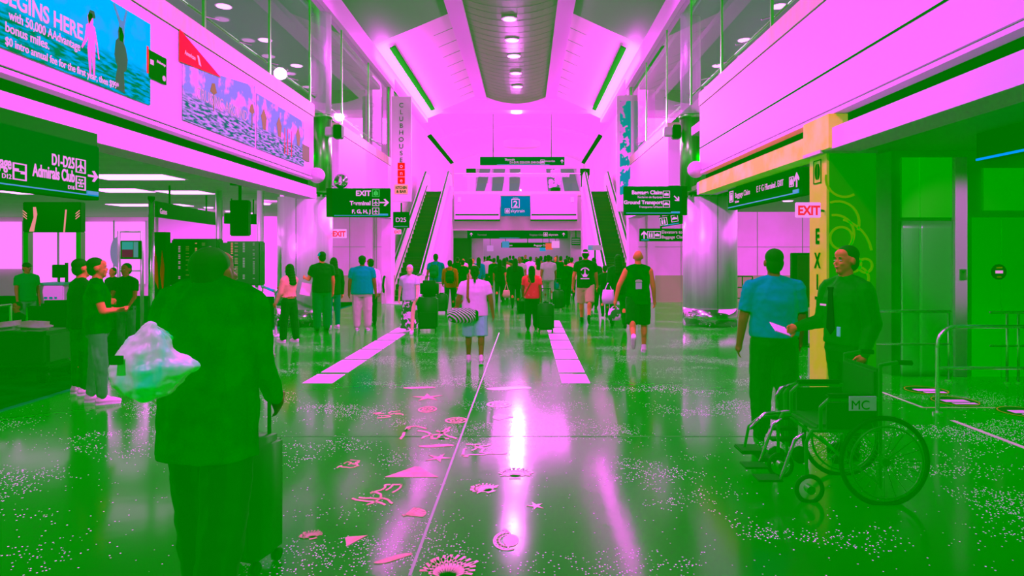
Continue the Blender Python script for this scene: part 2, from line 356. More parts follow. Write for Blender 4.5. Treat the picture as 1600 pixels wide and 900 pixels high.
# ceiling
def ceil_poly(z, y0, y1, x0, x1, t=.15): return MB().box(x0, x1, y0, y1, z, z + t)
c = MB()
n = 14; pts = []
for k in range(n + 1):
    u = -1 + 2 * k / n; pts.append((CX + .1 + 1.36 * u, 8.95 - .3 * (1 - u * u)))
c.prism(pts + [(CX + 1.46, 9.3), (CX - 1.26, 9.3)], 'y', -2, 29.6)
struct('ceiling_strip', c, brushed, 'dark curved slatted strip along the middle of the ceiling', smooth=False)
gm = M('groove', (20, 132, 10), .7)
g = MB()
for k in range(48):
    y = 5 + k * .52
    pp = [(x, z - .004) for x, z in pts]; g.prism(pp + [(x, z + .002) for x, z in pp[::-1]], 'y', y, y + .02)
struct('trim_strip_grooves', g, gm, 'thin grooves across the dark ceiling strip')
for s in (-1, 1):
    nm = 'left' if s < 0 else 'right'
    xa, xb = sorted((CX + .1 + s * 1.36, CX + .1 + s * 1.85))
    struct(f'trim_{nm}_rib', MB().box(xa, xb, -2, 30.2, 8.82, 9.3), white, f'white rib on the {nm} of the ceiling strip')
    def slope(y0, y1, dz=0, t=.12, u0=0, u1=1):
        xr, xw = CX + .1 + s * 1.85, (XL if s < 0 else XR) + (-.05 if s > 0 else .05)
        zr, zw = 9.02, 8.05
        P = lambda u: (xr + (xw - xr) * u, zr + (zw - zr) * u + dz)
        a, b = P(u0), P(u1)
        return MB().prism([a, b, (b[0], b[1] + t), (a[0], a[1] + t)], 'y', y0, y1)
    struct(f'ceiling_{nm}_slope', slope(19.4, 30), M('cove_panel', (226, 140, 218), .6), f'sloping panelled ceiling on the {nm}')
    struct(f'ceiling_{nm}_near', slope(-2, 19.4), M('shaded_soffit', (42, 138, 42), .6), f'nearer ceiling painted as unlit on the {nm}')  # unlit stretch of the same cove, its shade put into the colour
    gg = MB()
    for k in range(9):
        y = 20.6 + k * 1.15
        xr, xw = CX + .1 + s * 1.85, (XL if s < 0 else XR); a = (xr, 9.02 - .006); b = (xr + (xw - xr) * .55, 9.02 - .55 * .97 - .006)
        gg.prism([a, b, (b[0], b[1] + .008), (a[0], a[1] + .008)], 'y', y, y + .035)
    struct(f'trim_{nm}_grooves', gg, gm, f'dark grooves across the {nm} ceiling panels')
    xw = (XL if s < 0 else XR); xs = sorted((xw - s * .35, xw - s * .62))
    struct(f'trim_{nm}_slot', MB().prism([(xw - s * .42, 8.1), (xw - s * .6, 8.17), (xw - s * .6, 8.13), (xw - s * .42, 8.06)], 'y', 19.8, 28.5), darkg, f'long dark air slot in the {nm} ceiling')
    struct(f'trim_{nm}_slot_far', MB().prism([(xw + s * .3, 7.6), (xw + s * .1, 7.7), (xw + s * .1, 7.66), (xw + s * .3, 7.56)], 'y', 32, 42), darkg, f'far dark air slot in the {nm} ceiling')
    xx = sorted((xw - s * .05, xw + s * .3)); struct(f'wall_{nm}_top', MB().box(xx[0], xx[1], -2, 30, 7.85, 8.2), white, f'white band between the {nm} glazing and ceiling')
struct('ceiling_cross_beam', MB().box(-6, 5, 29.6, 30.4, 8.35, 9.3), white, 'white cross beam at the end of the ceiling strip')
vp = [(CX + 5.2 * math.cos(R(a)), 7.9 + 1.5 * math.sin(R(a))) for a in range(0, 181, 12)]
vq = [(CX + 5.4 * math.cos(R(a)), 7.95 + 1.7 * math.sin(R(a))) for a in range(180, -1, -12)]
struct('ceiling_vault', MB().prism(vp + vq, 'y', 30.4, 48), white, 'white vaulted ceiling over the far end', smooth=False)
struct('ceiling_far_rib', MB().prism([(x, z - .12) for x, z in vp] + vq, 'y', 38, 38.6), wallp, 'pale arch rib in the far vault')
struct('wall_end', MB().box(-7, 6, 48, 48.3, 0, 10), white, 'white end wall of the upper level')
struct('wall_back_close', MB().box(-24, 14, -3.2, -3, 0, 9.5), M('back_green', (40, 140, 40)), 'wall behind the viewer')
# ---- far deck over the opening
struct('wall_deck_front', MB().box(WX(695, 32), WX(925, 32), 32, 32.4, 2.87, 4.72), M('deck_wall', (205, 128, 190), .6), 'pale wall above the far passage')
struct('floor_deck', MB().box(-5.4, 4.3, 32.4, 48, 4.5, 4.7), wallp, 'upper deck floor at the far end')
struct('trim_deck_curb', MB().box(WX(698, 32), WX(922, 32), 31.9, 32.0, 4.6, 4.82), trimm, 'bronze curb along the far deck')
for nm, a, b in (('left', 710, 781), ('right', 829, 902)):
    e = empty('light_box', (WX((a + b) / 2, 31.6) , 31.6, WZ(343, 31.6)), 0, f'white light box with dark slot on the far deck, {nm} of the train sign', 'wall panel', None)
    w = (b - a) / 2 * 31.6 / F
    MB().box(-w, w, -.05, .38, 0, 1.25, .02).build('box', white, e)
    MB().box(-w + .05, w - .05, -.07, -.03, .2, .27).build('slot', darkg, e)
    MB().box(-w, w, -.04, .3, -.06, 0).build('underside', darkg, e)
    q = -1 if nm == 'left' else 1
    MB().box(q * (w - .25) - .08, q * (w - .25) + .08, -.14, -.05, .85, 1.1, .01).build('speaker', steel, e)
ds = empty('train_station_sign', (WX(805.5, 31.3), 31.3, WZ(322, 31.3)), 0, 'teal hanging sign reading station 2 skytrain above the far passage', 'sign')
tealm = M('teal_sign', (0, 142, 78), .5, spec=0)
panel(ds, -.72, .72, -.5, .48, tealm, 'panel', -.05, .05, .01)
text('station', ds, 0, .36, .1, letters, -.06, 'CENTER'); text('2', ds, 0, -.04, .42, letters, -.06, 'CENTER', bold=.008)
b_ = MB()
for x0, x1, z0, z1 in ((-.2, .2, -.1, -.07), (-.2, .2, .31, .34), (-.2, -.17, -.1, .34), (.17, .2, -.1, .34)): b_.box(x0, x1, -.065, -.055, z0, z1)
b_.build('number_frame', letters, ds)
icon(ds, -.4, -.24, .24, 'train', letters, -.06); text('skytrain', ds, -.24, -.31, .22, letters, -.06)
# windows and posts on the deck
for k, (a, b, t) in enumerate(((742, 760, 2.0), (767, 786, 1), (795, 812, .5), (857, 874, -1), (883, 903, -2))):
    e = empty(f'window_far_{k+1}', (WX((a + b) / 2, 46), 47.7, WZ(281, 46)), 0, f'far tall window with blinds, {k+1} from the left on the end wall', 'window'); e['kind'] = 'structure'
    w = (b - a) / 2 * .046; sh = t * .11
    MB().prism([(-w + sh * .0 - t * .08, -1.2), (w - t * .2, -1.2), (w + t * .1, 1.0), (-w + t * .12, 1.0)], 'y', -.06, .1).build('pane', M('far_glass', (90, 140, 130), emit=.55), e)
    bb = MB()
    for j in range(11): bb.box(-w - .02, w + .02, -.09, -.07, .95 - j * .1, .99 - j * .1)
    bb.build('blind', M('blind', (95, 130, 90), .6), e)
vent = tag(MB().cyl((WX(815, 44), 44, WZ(228, 44)), (WX(815, 44), 44, WZ(175, 44)), 1.3, 1.35, 24).build('ceiling_drum', wallp, None, True), 'pale drum hanging from the far vault', 'ceiling fixture')
for px, nm in ((736, 'left'), (914, 'right')):
    e = empty('deck_screen', (WX(px, 40), 40, 4.7), 0, f'dark flared column screen on the {nm} of the far deck', 'screen')
    MB().box(-.3, .3, -.1, .1, 1.9, 2.3).build('cap', blackl, e); MB().box(-.25, .25, -.06, .06, 0, 1.9).build('panel', M('screen_pale', (190, 135, 225), .5) if nm == 'left' else blackl, e)
fp = empty('flower_stand', (WX(868, 38), 38, 4.7), 0, 'white flower arrangement on a dark stand on the far deck', 'plant')
MB().cyl((0, 0, 0), (0, 0, .9), .25, .3).build('stand', blackl, fp)
b_ = MB()
for k in range(26): b_.ell((random.uniform(-.32, .32), random.uniform(-.2, .2), 1.2 + random.uniform(-.25, .75)), (.12, .12, .1), n=8)
b_.build('blossom', white, fp, True)
gr = empty('deck_railing', (0, 32.2, 4.72), 0, 'clear glass railing along the far upper deck', 'railing')
MB().box(WX(710, 32), WX(907, 32), -.01, .01, 0, 1.0).build('pane', glass, gr); MB().path([(WX(710, 32), 0, 1.02), (WX(907, 32), 0, 1.02)], .025).build('handrail', M('rail_pink', (250, 150, 200), .4), gr, True)
# ---- passage beyond
struct('ceiling_passage', MB().box(-5.3, 4.3, 32.4, 60, 2.87, 3.0), M('passage_soffit', (215, 130, 200), .6), 'pale ceiling of the far passage')
struct('wall_passage_end', MB().box(-6, 5, 59, 59.3, 0, 3), M('passage_end', (120, 140, 80), .6), 'dim end of the far passage')
struct('wall_passage_left', MB().box(WX(696, 33), WX(755, 33), 33, 33.2, 0, 2.87), wallp, 'pale wall piece left in the far passage')
struct('wall_passage_right', MB().box(WX(892, 33), WX(925, 33), 33, 33.2, 0, 2.87), wallp, 'pale wall piece right in the far passage')
dk = M('shop_dark', (4, 128, 0), .5)
tag(MB().box(WX(697, 32.5), WX(736, 32.5), 32.6, 32.9, 0, 2.5, .02).build('shop_kiosk', dk), 'dark shop front under the left end of the far deck', 'shop front')
for k, (px, y, c_) in enumerate(((766, 44, (210, 120, 220)), (786, 50, (240, 60, 60)), (790, 40, (60, 140, 190)), (848, 46, (0, 150, 200)), (858, 40, (240, 90, 60)), (868, 36, (250, 140, 240)), (876, 50, (230, 120, 120)))):
    e = empty('shop_sign', (WX(px, y), y, WZ(388 - k % 3 * 3, y)), 0, f'small lit shop sign in the far passage, {k+1} from the left', 'sign', 'lit shop signs in the far passage')
    panel(e, -.22, .22, -.2, .2, M(f'shop_glow_{k}', c_, emit=.9), 'face', -.04, .04, .01); MB().cyl((0, 0, .2), (0, 0, 2.87 - e.location.z), .02).build('hanger', blackl, e)
# ---- back wall under left mezzanine and right corridor
for nm, x0, x1, yy in (('left', -7.2, -4.7, 22.7), ('right', 3.6, 13, 22.7)):
    struct(f'wall_{nm}_back', MB().box(x0, x1, yy, yy + .25, .95, 3.2), wallp, f'pale panelled wall behind the {nm} column')
    struct(f'baseboard_{nm}_back', MB().box(x0, x1, yy - .02, yy + .25, 0, .95), M('wainscot', (150, 135, 110), .5), f'brownish wainscot under the {nm} panelled wall')
    g = MB()
    for x in (x0 + .95, x0 + 1.9, x0 + 2.85, x0 + 4.6, x0 + 6.2, x0 + 7.8): 
        if x < x1: g.box(x - .008, x + .008, yy - .03, yy, 0, 3.2)
    g.box(x0, x1, yy - .03, yy, 1.95, 1.965); struct(f'trim_{nm}_back', g, M('panel_joint', (130, 130, 120)), f'panel joints on the {nm} back wall')
struct('wall_left_outer', MB().box(-24.2, -24, -2, 30, 0, 3.3), wallp, 'outer wall of the left concourse')
struct('wall_left_rear', MB().box(-24, -7.2, 26, 26.2, 0, 3.3), wallp, 'rear wall of the left concourse')
struct('wall_right_outer', MB().box(13, 13.2, -2, 24, 0, 3.3), wallp, 'outer wall of the right corridor')
for k, (a, b) in enumerate(((-20, 36), (52, 92), (92, 122), (132, 178), (180, 228))):
    yy = 25.8
    e = empty(f'window_{k+1}', (WX((a + b) / 2, yy), yy, .9), 0, f'bright daylit window at the back of the left concourse, {k+1} from the left', 'window'); e['kind'] = 'structure'
    w = (b - a) / 2 * yy / F
    MB().box(-w, w, -.02, .02, -.4 if k else .2, 2.1).build('pane', daylit, e)
    g = MB().box(-w - .04, -w, -.05, .05, -.4, 2.15).box(w, w + .04, -.05, .05, -.4, 2.15); g.build('frame', M('frame_grey', (190, 140, 200), .5), e)
struct('wall_left_lit', MB().box(WX(236, 25), WX(440, 25), 25.5, 25.6, 0, 3.2), white, 'white wall behind the flight boards')
# ------------------------------------------------------------------ columns
def column(side, x, y):
    e = empty('round_column', (x, y, 0), 0, f'fat round brushed steel column on the {side} of the hall', 'column')
    MB().cyl((0, 0, .42), (0, 0, 3.08), .64, n=48).build('shaft', steel if side == 'right' else steel, e, True)
    MB().cyl((0, 0, 0), (0, 0, .42), .65, n=48).build('base_ring', chrome, e, True)
    MB().cyl((0, 0, 3.08), (0, 0, 3.2), .5, n=48).build('neck', darkg, e, True)
    b = MB()
    for k in range(24): a = R(15 * k); b.box(.55 * math.cos(a) - .02, .55 * math.cos(a) + .02, .55 * math.sin(a) - .02, .55 * math.sin(a) + .02, 3.05, 3.14)
    b.build('clamp_ring', chrome, e)
    MB().box(-.006, .006, -.645, -.63, .42, 3.08).build('seam', darkg, e)
column('left', -5.38, 15.6); column('right', 4.48, 15.6)
for side, x, lw in (('left', -4.9, 0), ('right', 3.93, .0)):
    e = empty('slim_column', (x, 15.3, 0), 0, f'slim round column rising to the ceiling on the {side}', 'column')
    if lw: MB().cyl((0, 0, 0), (0, 0, 5.0), lw, n=32).build('lower_shaft', steeld, e, True)
    MB().cyl((0, 0, 5.0), (0, 0, 7.84), .235, n=32).build('shaft', steel, e, True)
    MB().cyl((0, 0, 3.21), (0, 0, 4.96), .25, n=32).build('lower_shaft', steeld, e, True)
    MB().cyl((0, 0, 4.95), (0, 0, 5.03), .27, n=32).build('collar', steeld, e, True)
    q = 1 if side == 'left' else -1
    f = empty('floodlight', (x + q * .42, 15.15, 4.6), 0, f'dark twin floodlight bracketed to the {side} slim column', 'floodlight')
    MB().box(-.06, .14, -.12, .12, -.15, .17, .02).build('housing', blackl, f); MB().box(-.26, -.06, -.1, .1, -.1, .12, .02).build('lamp_head', M('flood_grey', (150, 140, 150), .3), f)
    MB().path([(-q * .17, .1, 0), (0, 0, 0)], .025).build('bracket', blackl, f)
e = empty('dome_mirror', (WX(533, 15.2), 15.2, WZ(284, 15.2)), 0, 'half round dome mirror above the exit terminal sign', 'mirror')
MB().ell((0, 0, 0), (.19, .09, .19), n=20).build('dome', chrome, e, True)
b = MB(); b.path([(.19 * math.cos(R(a)), -.02, .19 * math.sin(R(a))) for a in range(0, 361, 15)], .022); b.build('rim', white, e, True)
MB().path([(-.22, .1, 0), (0, .05, 0)], .02).build('bracket', steel, e)

# ------------------------------------------------------------------ escalators
stepm = M('escalator_step', (0, 128, 0), .5, noise=(3, (30, 130, 0), .45, .7, (.2, 4, 4)))
def escalator(side, xc):
    e = empty('escalator', (xc, 22.0, 0), 0, f'escalator with dark steps and pale balustrades, {side} of the far deck', 'escalator')
    run, rise, y0 = 8.14, 4.7, .9
    b = MB(); n = 24
    pts = [(y0, .02)]
    for k in range(n):
        pts += [(y0 + k * run / n, (k + 1) * rise / n), (y0 + (k + 1) * run / n, (k + 1) * rise / n)]
    pts += [(10.3, 4.7), (10.3, 4.5), (y0 + run, 4.3), (y0 + .6, 0)]
    b.prism(pts, 'x', -.48, .48); b.build('steps', stepm, e)
    MB().box(-.48, .48, -.3, y0, .0, .02).build('landing_plate', steel, e)
    for s, nm in ((-1, 'left'), (1, 'right')):
        x0, x1 = sorted((s * .49, s * .6))
        MB().prism([(.0, .0), (-.15, .5), (0, .9), (y0 + .1, .95), (y0 + run, rise + .93), (10.0, rise + .93), (10.2, rise + .6), (10.1, rise), (y0 + run, rise - .2), (y0 + .5, 0)], 'x', x0, x1).build('balustrade', M('balustrade', (244, 132, 220), .35, spec=.3), e)
        x0, x1 = sorted((s * .6, s * .68))
        MB().prism([(.2, 0), (.2, .28), (y0, .3), (y0 + run, rise + .3), (10.1, rise + .3), (10.1, 4.45), (y0 + run, 4.3), (y0 + run, 0)], 'x', x0, x1).build('skirt', white, e)
        hr = [(s * .55, y, z) for y, z in ((.15, .3), (-.12, .42), (-.22, .65), (-.1, .88), (.1, .97), (y0 + .1, 1.0), (y0 + run, rise + .98), (10.0, rise + .98), (10.22, rise + .88), (10.3, rise + .65), (10.2, rise + .42))]
        MB().path(hr, .04, 10).build('handrail', blackl, e, True)
        MB().prism([(y0 + .1, .93), (y0 + run, rise + .91), (y0 + run, rise + .95), (y0 + .1, .97)], 'x', min(s * .47, s * .63), max(s * .47, s * .63)).build('deck_trim', steel, e)
        MB().prism([(y0 - .2, .28), (y0 + run, rise + .28), (y0 + run, rise + .33), (y0 - .2, .33)], 'x', min(s * .46, s * .5), max(s * .46, s * .5)).build('brush_strip', darkg, e)
    MB().box(-.67, .67, y0 + run, 10.1, .0, 4.4).build('end_cladding', wallp, e)
escalator('left', -4.32); escalator('right', 3.42)

# ------------------------------------------------------------------ banners by the escalators
e = empty('restaurant_banner', (WX(628, 21.8), 21.7, 3.48), 0, 'tall white vertical banner reading clubhouse one kitchen and bar', 'sign')
w = .33
MB().box(-w, w, 0, .12, 0, 3.58, .01).build('panel', M('banner_face', (238, 142, 232), .5), e)
for k, ch in enumerate('CLUBHOUSE'): text(ch, e, 0, 3.2 - k * .232, .22, M('banner_letter', (0, 110, 0)), -.012, 'CENTER')
for k, ch in enumerate('one'):
    z = 1.12 - k * .245
    panel(e, -.12, .12, z - .02, z + .2, M('tile_red', (225, 20, 0), .5), 'red_tile', -.012, 0); text(ch, e, 0, z + .03, .2, letters, -.018, 'CENTER')
panel(e, -.22, .22, .27, .58, M('tile_peach', (250, 170, 130), .5), 'peach_tile', -.012, 0)
text('KITCHEN', e, 0, .44, .12, M('ink_green', (30, 90, 0)), -.018, 'CENTER', sx=.75, bold=.004); text('& BAR', e, 0, .31, .12, M('ink_green'), -.018, 'CENTER', bold=.004)
e = empty('patterned_banner', (WX(977, 21.8), 21.7, 3.75), 0, 'tall white vertical banner with teal mottled pattern by the right escalator', 'sign')
MB().box(-.3, .3, 0, .12, -.6, 3.35, .01).build('panel', M('banner_face'), e)
MB().box(-.2, .17, -.015, 0, -.35, 3.15).build('picture', M('teal_pattern', (0, 175, 125), .5, noise=(2.6, (255, 125, 250), .52, .54, (1, 1, 1))), e)

# ------------------------------------------------------------------ facing signs
def bracket_to(e, pts, r=.03, mat=None): return MB().path(pts, r, 8).build('bracket', mat or blackl, e)
def signbox(name, px0, px1, py0, py1, Y, label, mat=None, depth=.12):
    e = empty(name, (WX((px0 + px1) / 2, Y), Y, WZ((py0 + py1) / 2, Y)), 0, label, 'sign')
    w, h = (px1 - px0) / 2 * Y / F, (py1 - py0) / 2 * Y / F
    MB().box(-w, w, 0, depth, -h, h, .008).build('panel', mat or signg, e)
    return e, w, h
e, w, h = signbox('exit_terminal_sign', 519, 609, 294, 339, 15, 'green hanging sign reading exit, terminal and F, G, H, J with arrow')
text('EXIT', e, .23, .16, .17, letters, -.01, 'RIGHT', bold=.006); text('Terminal', e, .23, -.06, .135, letters, -.01, 'RIGHT', bold=.004); text('F, G, H, J', e, .23, -.25, .12, letters, -.01, 'RIGHT', bold=.004)
icon(e, .35, .22, .17, 'train', M('icon_green', (0, 220, 60), emit=.8), -.01); icon(e, .35, -.0, .16, 'plane', letters, -.01); icon(e, .35, -.2, .16, 'plane', letters, -.01)
arrow(e, .55, 0, .22, 0, letters, -.01); panel(e, -w + .05, w - .04, -.31, -.295, cyan, 'stripe', -.012, 0); panel(e, .42, w - .04, -.31, -.26, cyan, 'stripe', -.012, 0)
panel(e, -w - .14, -w, -h, h, blackl, 'end_box', 0, .12)
e, w, h = signbox('baggage_claim_sign', 975, 1066, 291, 336, 15, 'green hanging sign reading baggage claim and ground transport by the right column')
text('Baggage Claim', e, .22, .15, .125, letters, -.01, 'RIGHT', bold=.004); text('Reclamo de Equipaje', e, .22, .06, .07, letters, -.01, 'RIGHT')
text('Ground Transport', e, .22, -.08, .12, letters, -.01, 'RIGHT', bold=.004); text('Transporte Urbano', e, .22, -.17, .07, letters, -.01, 'RIGHT')
icon(e, .31, .15, .16, 'bag', letters, -.01); icon(e, .31, -.08, .16, 'car', letters, -.01); arrow(e, .55, .05, .17, -45, letters, -.01)
panel(e, -w + .05, w - .06, -.3, -.285, cyan, 'stripe', -.012, 0); panel(e, .42, w - .06, -.3, -.255, cyan, 'stripe', -.012, 0); panel(e, w, w + .12, -h, h, blackl, 'end_box', 0, .12)
e, w, h = signbox('gate_sign', 614, 639, 331, 356, 21.4, 'small square green gate sign reading D25 beneath the banner')
text('D25', e, 0, -.07, .21, letters, -.01, 'CENTER'); panel(e, -w + .04, w - .04, -h + .03, -h + .06, M('gate_teal', (0, 160, 130), emit=.6), 'stripe', -.012, 0); bracket_to(e, [(0, .06, h), (0, .06, .55)])
for px0, px1, py0, py1, Y, lab in ((518.5, 541, 358, 372, 15.6, 'white exit sign with red letters beside the left slim column'), (616, 627, 358.5, 366, 21.5, 'tiny white exit sign with red letters under the D25 sign'), (1244, 1283, 316, 340, 7.3, 'large white exit sign with red letters beside the yellow column')):
    e, w, h = signbox('exit_sign', px0, px1, py0, py1, Y, lab, letters, .04)
    text('EXIT', e, 0, -h * .62, h * 1.65, red, -.006, 'CENTER', bold=h * .06, sx=.85); text('EXIT', e, 0, -h * .62, h * 1.65, red, .046, 'CENTER', rz=180, sx=.85, rot=(R(90), 0, R(180)))
    bracket_to(e, [(0, .02, h), (0, .02, h + .1)] if Y > 21 else ([(-w, .02, 0), (-w - .12, .02, 0)] if Y > 10 else [(w - .03, .02, 0), (w + .12, .2, 0)]), .015)
e, w, h = signbox('elevators_sign', 1000, 1067, 357, 377, 18, 'wide green sign reading elevators to baggage claim under the right column sign')
text('Elevators to', e, -.0, .04, .12, lettp, -.01); text('Baggage Claim', e, -.0, -.1, .12, lettp, -.01); arrow(e, -.49, 0, .22, 90, letters, -.01); icon(e, -.3, 0, .2, 'people', letters, -.01); icon(e, -.12, 0, .2, 'bag', letters, -.01)
panel(e, -w + .04, -.35, -h + .03, -h + .05, cyan, 'stripe', -.012, 0); bracket_to(e, [(0, .06, h), (0, .06, 3.2 - WZ(367, 18))])
e, w, h = signbox('angled_sign', 1030, 1067, 336, 352, 17, 'small tilted green sign behind the baggage claim sign'); e.rotation_euler = (0, R(-8), R(-25))
icon(e, -.2, 0, .2, 'people', letters, -.01); icon(e, .1, .03, .18, 'car', letters, -.01); panel(e, -.2, .2, -.12, -.1, cyan, 'stripe', -.012, 0); bracket_to(e, [(0, .06, h), (0, .06, .5)])
e, w, h = signbox('upper_gate_sign', 750, 882, 245, 258, 33, 'long green sign to the gates hanging over the far upper deck')
text('Skytrain', e, -.9, .02, .16, letters, -.01); text('D1-D19, D20-D39, D40-D60', e, -.65, -.13, .16, letters, -.01, sx=.85); icon(e, 1.0 + .05, -.05, .22, 'bag', letters, -.01); text('Admirals Club', e, 1.12, -.05, .13, letters, -.01, sx=.75); arrow(e, 2.05, -.02, .2, 90, letters, -.01)
panel(e, -1.3, 1.4, -h + .01, -h + .035, cyan, 'stripe', -.012, 0); bracket_to(e, [(-1.5, .06, h), (-1.5, .06, 2.95)], .02); bracket_to(e, [(1.5, .06, h), (1.5, .06, 2.95)], .02)
e, w, h = signbox('passage_sign', 730, 887, 360, 372.5, 31.9, 'very long dark sign over the mouth of the far passage')
text('Baggage Claim', e, .6, -.06, .13, M('letter_dim', (130, 140, 120), emit=.5), -.01); text('skytrain', e, 1.55, -.06, .15, lettp, -.01); arrow(e, 2.3, 0, .18, 90, lettp, -.01); arrow(e, -2.3, 0, .18, 90, lettp, -.01); text('Terminal', e, -2.0, -.06, .13, M('letter_dim'), -.01); icon(e, 1.4, 0, .2, 'train', lettp, -.01)
panel(e, -.9, .1, -h + .01, -h + .03, cyan, 'stripe', -.012, 0)
e, w, h = signbox('inner_passage_sign', 783, 866, 379, 387, 42, 'second dark sign further inside the far passage')
text('Baggage Claim', e, .4, -.07, .17, letters, -.01); text('Gates', e, -1.4, -.07, .17, letters, -.01); icon(e, -1.55, 0, .22, 'plane', letters, -.01); bracket_to(e, [(0, .06, h), (0, .06, 2.88 - WZ(383, 42))])
e, w, h = signbox('small_info_sign', 893, 907, 371, 383, 32.0, 'small dark information sign right of the long passage sign')
for z in (-.1, 0, .1): panel(e, -.2, .2, z - .02, z + .02, M('letter_dim'), 'text_line', -.012, 0)
bracket_to(e, [(0, .06, h), (0, .06, h + .35)])
e, w, h = signbox('fire_sign', 919, 941, 383, 391, 22.6, 'pale blue and grey small sign beside the right escalator', M('pale_grey', (150, 150, 150), .5))
icon(e, -.18, 0, .16, 'people', cyan, -.01); bracket_to(e, [(0, .05, -h), (0, .05, -WZ(387, 22.6) + .02)], .03)

# ------------------------------------------------------------------ signs along the hall
def side_sign(name, X, y0, y1, z0, z1, right, label, mat=None, th=.14, cat='sign'):
    e = empty(name, (X, (y0 + y1) / 2, (z0 + z1) / 2), -90 if right else 90, label, cat)
    w, h = (y1 - y0) / 2, (z1 - z0) / 2
    MB().box(-w, w, 0, th, -h, h, .006).build('panel', mat or signg, e)
    return e, w, h
e, w, h = side_sign('gates_and_club_sign', -4.2, 3.7, 6.3, 2.265, 2.79, False, 'large green hanging sign reading D1-D25 and Admirals Club at the upper left')
def lx(px): return 4.2 * F / (VX - px) - (3.7 + 6.3) / 2
zc = (2.265 + 2.79) / 2
text('D1-D25', e, lx(115), 2.53 - zc, .14, letters, -.01, 'RIGHT', bold=.003, sx=.62); text('Admirals Club', e, lx(115), 2.405 - zc, .15, letters, -.01, 'RIGHT', bold=.003, sx=.58); text('D16', e, lx(115), 2.335 - zc, .05, letters, -.01, 'RIGHT')
icon(e, lx(124.5), 2.565 - zc, .13, 'plane', letters, -.01); icon(e, lx(124.5), 2.405 - zc, .13, 'club', letters, -.01); arrow(e, lx(144), 2.49 - zc, .14, 0, letters, -.01)
text('Baggage', e, lx(16), 2.43 - zc, .14, letters, -.01, 'RIGHT', bold=.003, sx=.6); text('D12', e, lx(16), 2.35 - zc, .055, letters, -.01, 'RIGHT'); icon(e, lx(29), 2.42 - zc, .14, 'bar', letters, -.01)
panel(e, -w + .05, w - .03, 2.30 - zc, 2.31 - zc, cyan, 'stripe', -.012, 0); panel(e, lx(135), w - .03, 2.30 - zc, 2.345 - zc, cyan, 'stripe', -.012, 0)
MB().box(-w, w, .02, .3, h, h + .13).build('mounting', blackl, e)
e, w, h = side_sign('corridor_sign', 3.69, 8.55, 11.7, 2.53, 2.90, True, 'long green sign under the yellow beam reading baggage claim and terminal exit')
icon(e, -1.35, .04, .2, 'people', letters, -.01); text('Baggage Claim', e, -1.15, .0, .13, lettp, -.01); text('Reclamo', e, -1.15, -.09, .06, lettp, -.01); text('E F G H', e, -.1, .0, .14, lettp, -.01); text('Terminal . EXIT', e, .3, .0, .13, letters, -.01, sx=.8); icon(e, 1.25, .02, .14, 'train', letters, -.01); arrow(e, 1.42, .03, .2, 90, letters, -.01)
panel(e, -w + .03, w - .1, -.155, -.14, cyan, 'stripe', -.012, 0); panel(e, w - .28, w - .1, -.155, -.1, cyan, 'stripe', -.012, 0); MB().box(-w + .3, w - .3, .04, .1, h, h + .3).build('mounting', blackl, e)
e, w, h = side_sign('elevator_hall_sign', 5.45, 5.2, 7.75, 2.86, 3.19, True, 'dark sign with a thin blue line at the upper right')
panel(e, -w + .02, w - .05, -h, -h + .025, M('blue_line', (0, 150, 255), emit=1), 'stripe', -.02, 0)

# ------------------------------------------------------------------ posters on the left fascia
def pic(name, top, mid, water, w2, zs, zw):
    m = bpy.data.materials.new(name); m.use_nodes = True; nt = m.node_tree; b = nt.nodes['Principled BSDF']; L = nt.links.new; N = nt.nodes.new
    tc = N('ShaderNodeTexCoord'); sp = N('ShaderNodeSeparateXYZ'); L(tc.outputs['Object'], sp.inputs[0])
    c = lambda v: (lin(v[0]), lin(v[1]), lin(v[2]), 1)
    n1 = N('ShaderNodeTexNoise'); n1.inputs['Scale'].default_value = 3.2; n1.inputs['Detail'].default_value = 6; L(tc.outputs['Object'], n1.inputs['Vector'])
    r1 = N('ShaderNodeValToRGB'); r1.color_ramp.elements[0].position = .5; r1.color_ramp.elements[1].position = .66
    r1.color_ramp.elements[0].color = c(top); r1.color_ramp.elements[1].color = c(mid); L(n1.outputs[0], r1.inputs[0])
    mp = N('ShaderNodeMapping'); mp.inputs['Scale'].default_value = (2.5, 1, 14); L(tc.outputs['Object'], mp.inputs[0])
    n2 = N('ShaderNodeTexNoise'); n2.inputs['Scale'].default_value = 2.2; n2.inputs['Detail'].default_value = 6; L(mp.outputs[0], n2.inputs['Vector'])
    r2 = N('ShaderNodeValToRGB'); r2.color_ramp.elements[0].position = .42; r2.color_ramp.elements[1].position = .6
    r2.color_ramp.elements[0].color = c(water); r2.color_ramp.elements[1].color = c(w2); L(n2.outputs[0], r2.inputs[0])
    mr = N('ShaderNodeMapRange'); mr.inputs['From Min'].default_value = zw - zs; mr.inputs['From Max'].default_value = zw + zs; L(sp.outputs['Z'], mr.inputs[0])
    mx = N('ShaderNodeMix'); mx.data_type = 'RGBA'; L(mr.outputs[0], mx.inputs[0]); L(r2.outputs[0], mx.inputs[6]); L(r1.outputs[0], mx.inputs[7])
    L(mx.outputs[2], b.inputs['Base Color']); b.inputs['Roughness'].default_value = .5; b.inputs['Specular IOR Level'].default_value = 0
    b.inputs['Emission Strength'].default_value = 0.0
    return m
